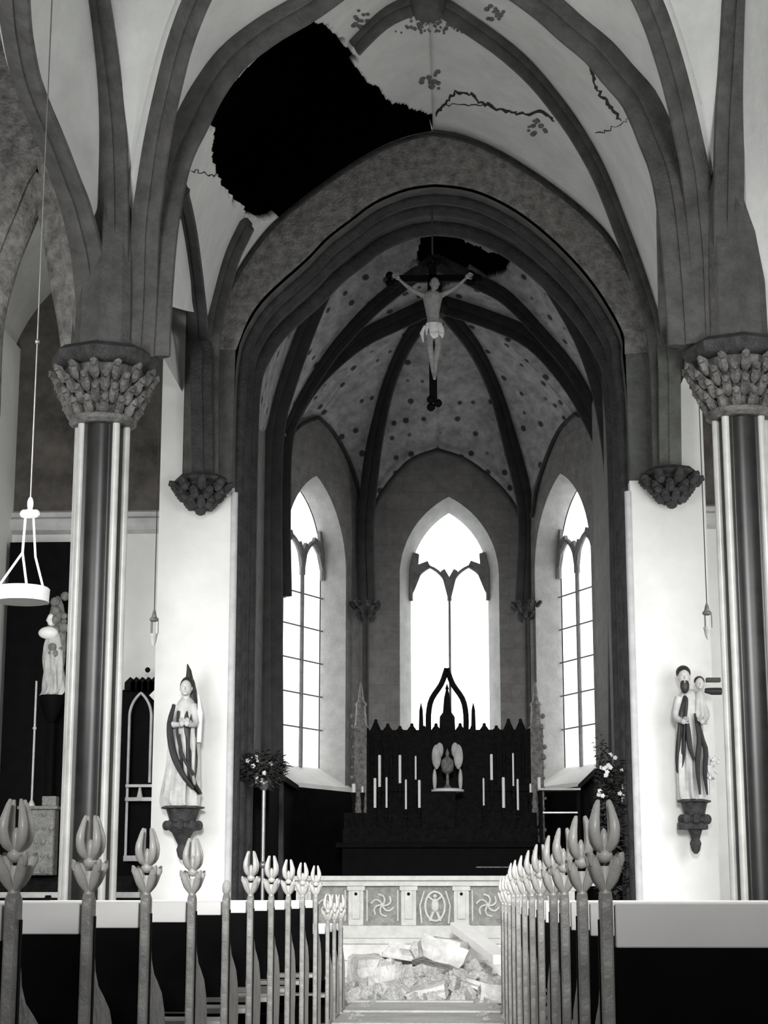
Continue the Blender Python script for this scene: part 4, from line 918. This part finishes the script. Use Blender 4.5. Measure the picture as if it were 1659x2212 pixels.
# worn pale aisle paving with dusty joints
for k, (y0, y1) in enumerate(((12.2, 14.55), (14.6, 15.95), (16.02, 17.25), (17.3, 19.45))):
    mm = M(); mm.box((-.68, y0, 0), (.68, y1, .035+.012*k)); trim_no[0] += 1; struct(mm.build('floor_slab_%d' % (k+1), 'dusty', bevel=.012))

# ---- pews
PX = .70
def poppy(mm, y0, z0, plain=False):
    if plain:
        mm.ball((0, y0, z0+.03), (.02, .03, .035), 8, 6); return
    # neck, lower curling leaves, upper tulip of four open petals
    mm.tube([(0, y0, z0-.03), (0, y0, z0+.06)], [.015, .012], 8)
    for k in range(4):
        a = PI/4+k*PI/2; c_, s_ = math.cos(a), math.sin(a)
        q = lambda rr, z: (rr*c_*1.05, y0+rr*s_*1.5, z0+z)
        mm.tube(cr([q(.004, 0), q(.022, .03), q(.040, .07), q(.045, .088), q(.050, .078), q(.046, .06)], 10), [.006, .009, .012, .014, .014, .0135, .013, .011, .009, .007, .004], 8)
        mm.tube(cr([q(.004, .09), q(.026, .115), q(.032, .15), q(.024, .19), q(.017, .215)], 10), [.006, .009, .0115, .013, .013, .0125, .012, .010, .0085, .007, .004], 8)
    mm.ball((0, y0, z0+.085), (.02, .024, .018), 10, 6); mm.ball((0, y0, z0+.12), (.010, .012, .03), 8, 6)
def pew(side, y, label, band=.088, kind='normal', L=1.95, low=0.0):
    q = thing('church_pew', (side*PX, y, 0), label, 'pew', 'pews on the %s of the aisle' % ('left' if side < 0 else 'right'))
    z = low
    prof = [(-.03, 0), (-.03, 1.0-z), (.0, 1.02-z), (.035, 1.0-z), (.038, .86-z), (.06, .80-z), (.11, .755-z), (.2, .72-z), (.29, .68-z), (.35, .62-z), (.385, .55-z), (.39, .46-z), (.375, .38-z), (.35, .32-z), (.36, .1), (.4, .04), (.4, 0)]
    mm = M(); mm.prismx(prof, -.015, .015); e = mm.build('bench_end', 'endw', q, bevel=.006, smooth=30)
    mm = M(); mm.box((-side*.015-.003, .004, .08), (-side*.015+.003, .026, .95-z)); mm.build('dark_inlay', 'wood', e)
    mm = M(); poppy(mm, .0, 1.015-z, kind == 'plain'); mm.build('poppyhead', 'endh', e, smooth=60)
    x0, x1 = (.02, L) if side > 0 else (-L, -.02)
    mm = M(); mm.box((x0, -.02, .57-z), (x1, .01, .985-z-band)); mm.build('back_panel', 'wood', q)
    mm = M(); mm.box((x0, -.03, .985-z-band), (x1, .015, .985-z)); mm.build('top_board', 'pale', q, bevel=.004)
    mm = M(); mm.box((x0, .03, .44-z), (x1, .34, .465-z)); mm.build('seat', 'seat', q, bevel=.004)
    mm = M(); mm.prismx(prof, side*L-.02, side*L+.02); mm.build('bench_end', 'wood', q, smooth=30)
    mm = M(); mm.box((x0, .32, .03), (x1, .35, .30)); mm.build('front_board', 'wood', q)
MT['endh'] = mat('pale_poppyhead_oak', (.6, .59, .56), .35, .3, 9, spec=.6)  # poppyheads paler and glossier than the bench ends
lefts = [4.32, 5.2, 6.15, 7.2, 8.25, 9.2, 10.2, 11.2, 12.2, 13.3]
ords = ['nearest the camera', 'second', 'third', 'fourth', 'fifth', 'sixth', 'seventh', 'eighth', 'ninth', 'tenth', 'eleventh', 'twelfth', 'thirteenth']
for k, y in enumerate(lefts):
    pl = k == 4
    pew(-1, y, ('black pew with carved poppyhead end, %s of the left row' % (ords[k] if k == 0 else ords[k]+' from the camera')) if not pl else 'black pew whose end post has lost its poppyhead, fifth of the left row', [.085, .085, .083, .078, .06, .058, .055, .055, .055, .055][k], 'plain' if pl else 'normal')
for k, y in enumerate((14.5, 15.25, 16.05)):
    pew(-1, y, 'low bench with small carved end beyond the tall left pews, %s' % ('nearest of three', 'middle of three', 'last before the rubble')[k], .06, 'normal', 1.6, .2)
rights = [4.42, 5.28, 6.2, 6.95, 8.1, 9.1, 10.2, 11.4, 12.4]
for k, y in enumerate(rights):
    pew(1, y, 'black pew with carved poppyhead end, %s of the right row' % (ords[k] if k == 0 else ords[k]+' from the camera'), .1 if k == 0 else .09)
for k, y in enumerate((13.5, 14.6, 15.7)):
    pew(1, y, 'low bench with small carved end beyond the tall right pews, %s' % ('nearest of three', 'middle of three', 'last before the rubble')[k], .06, 'normal', 1.6, .06)
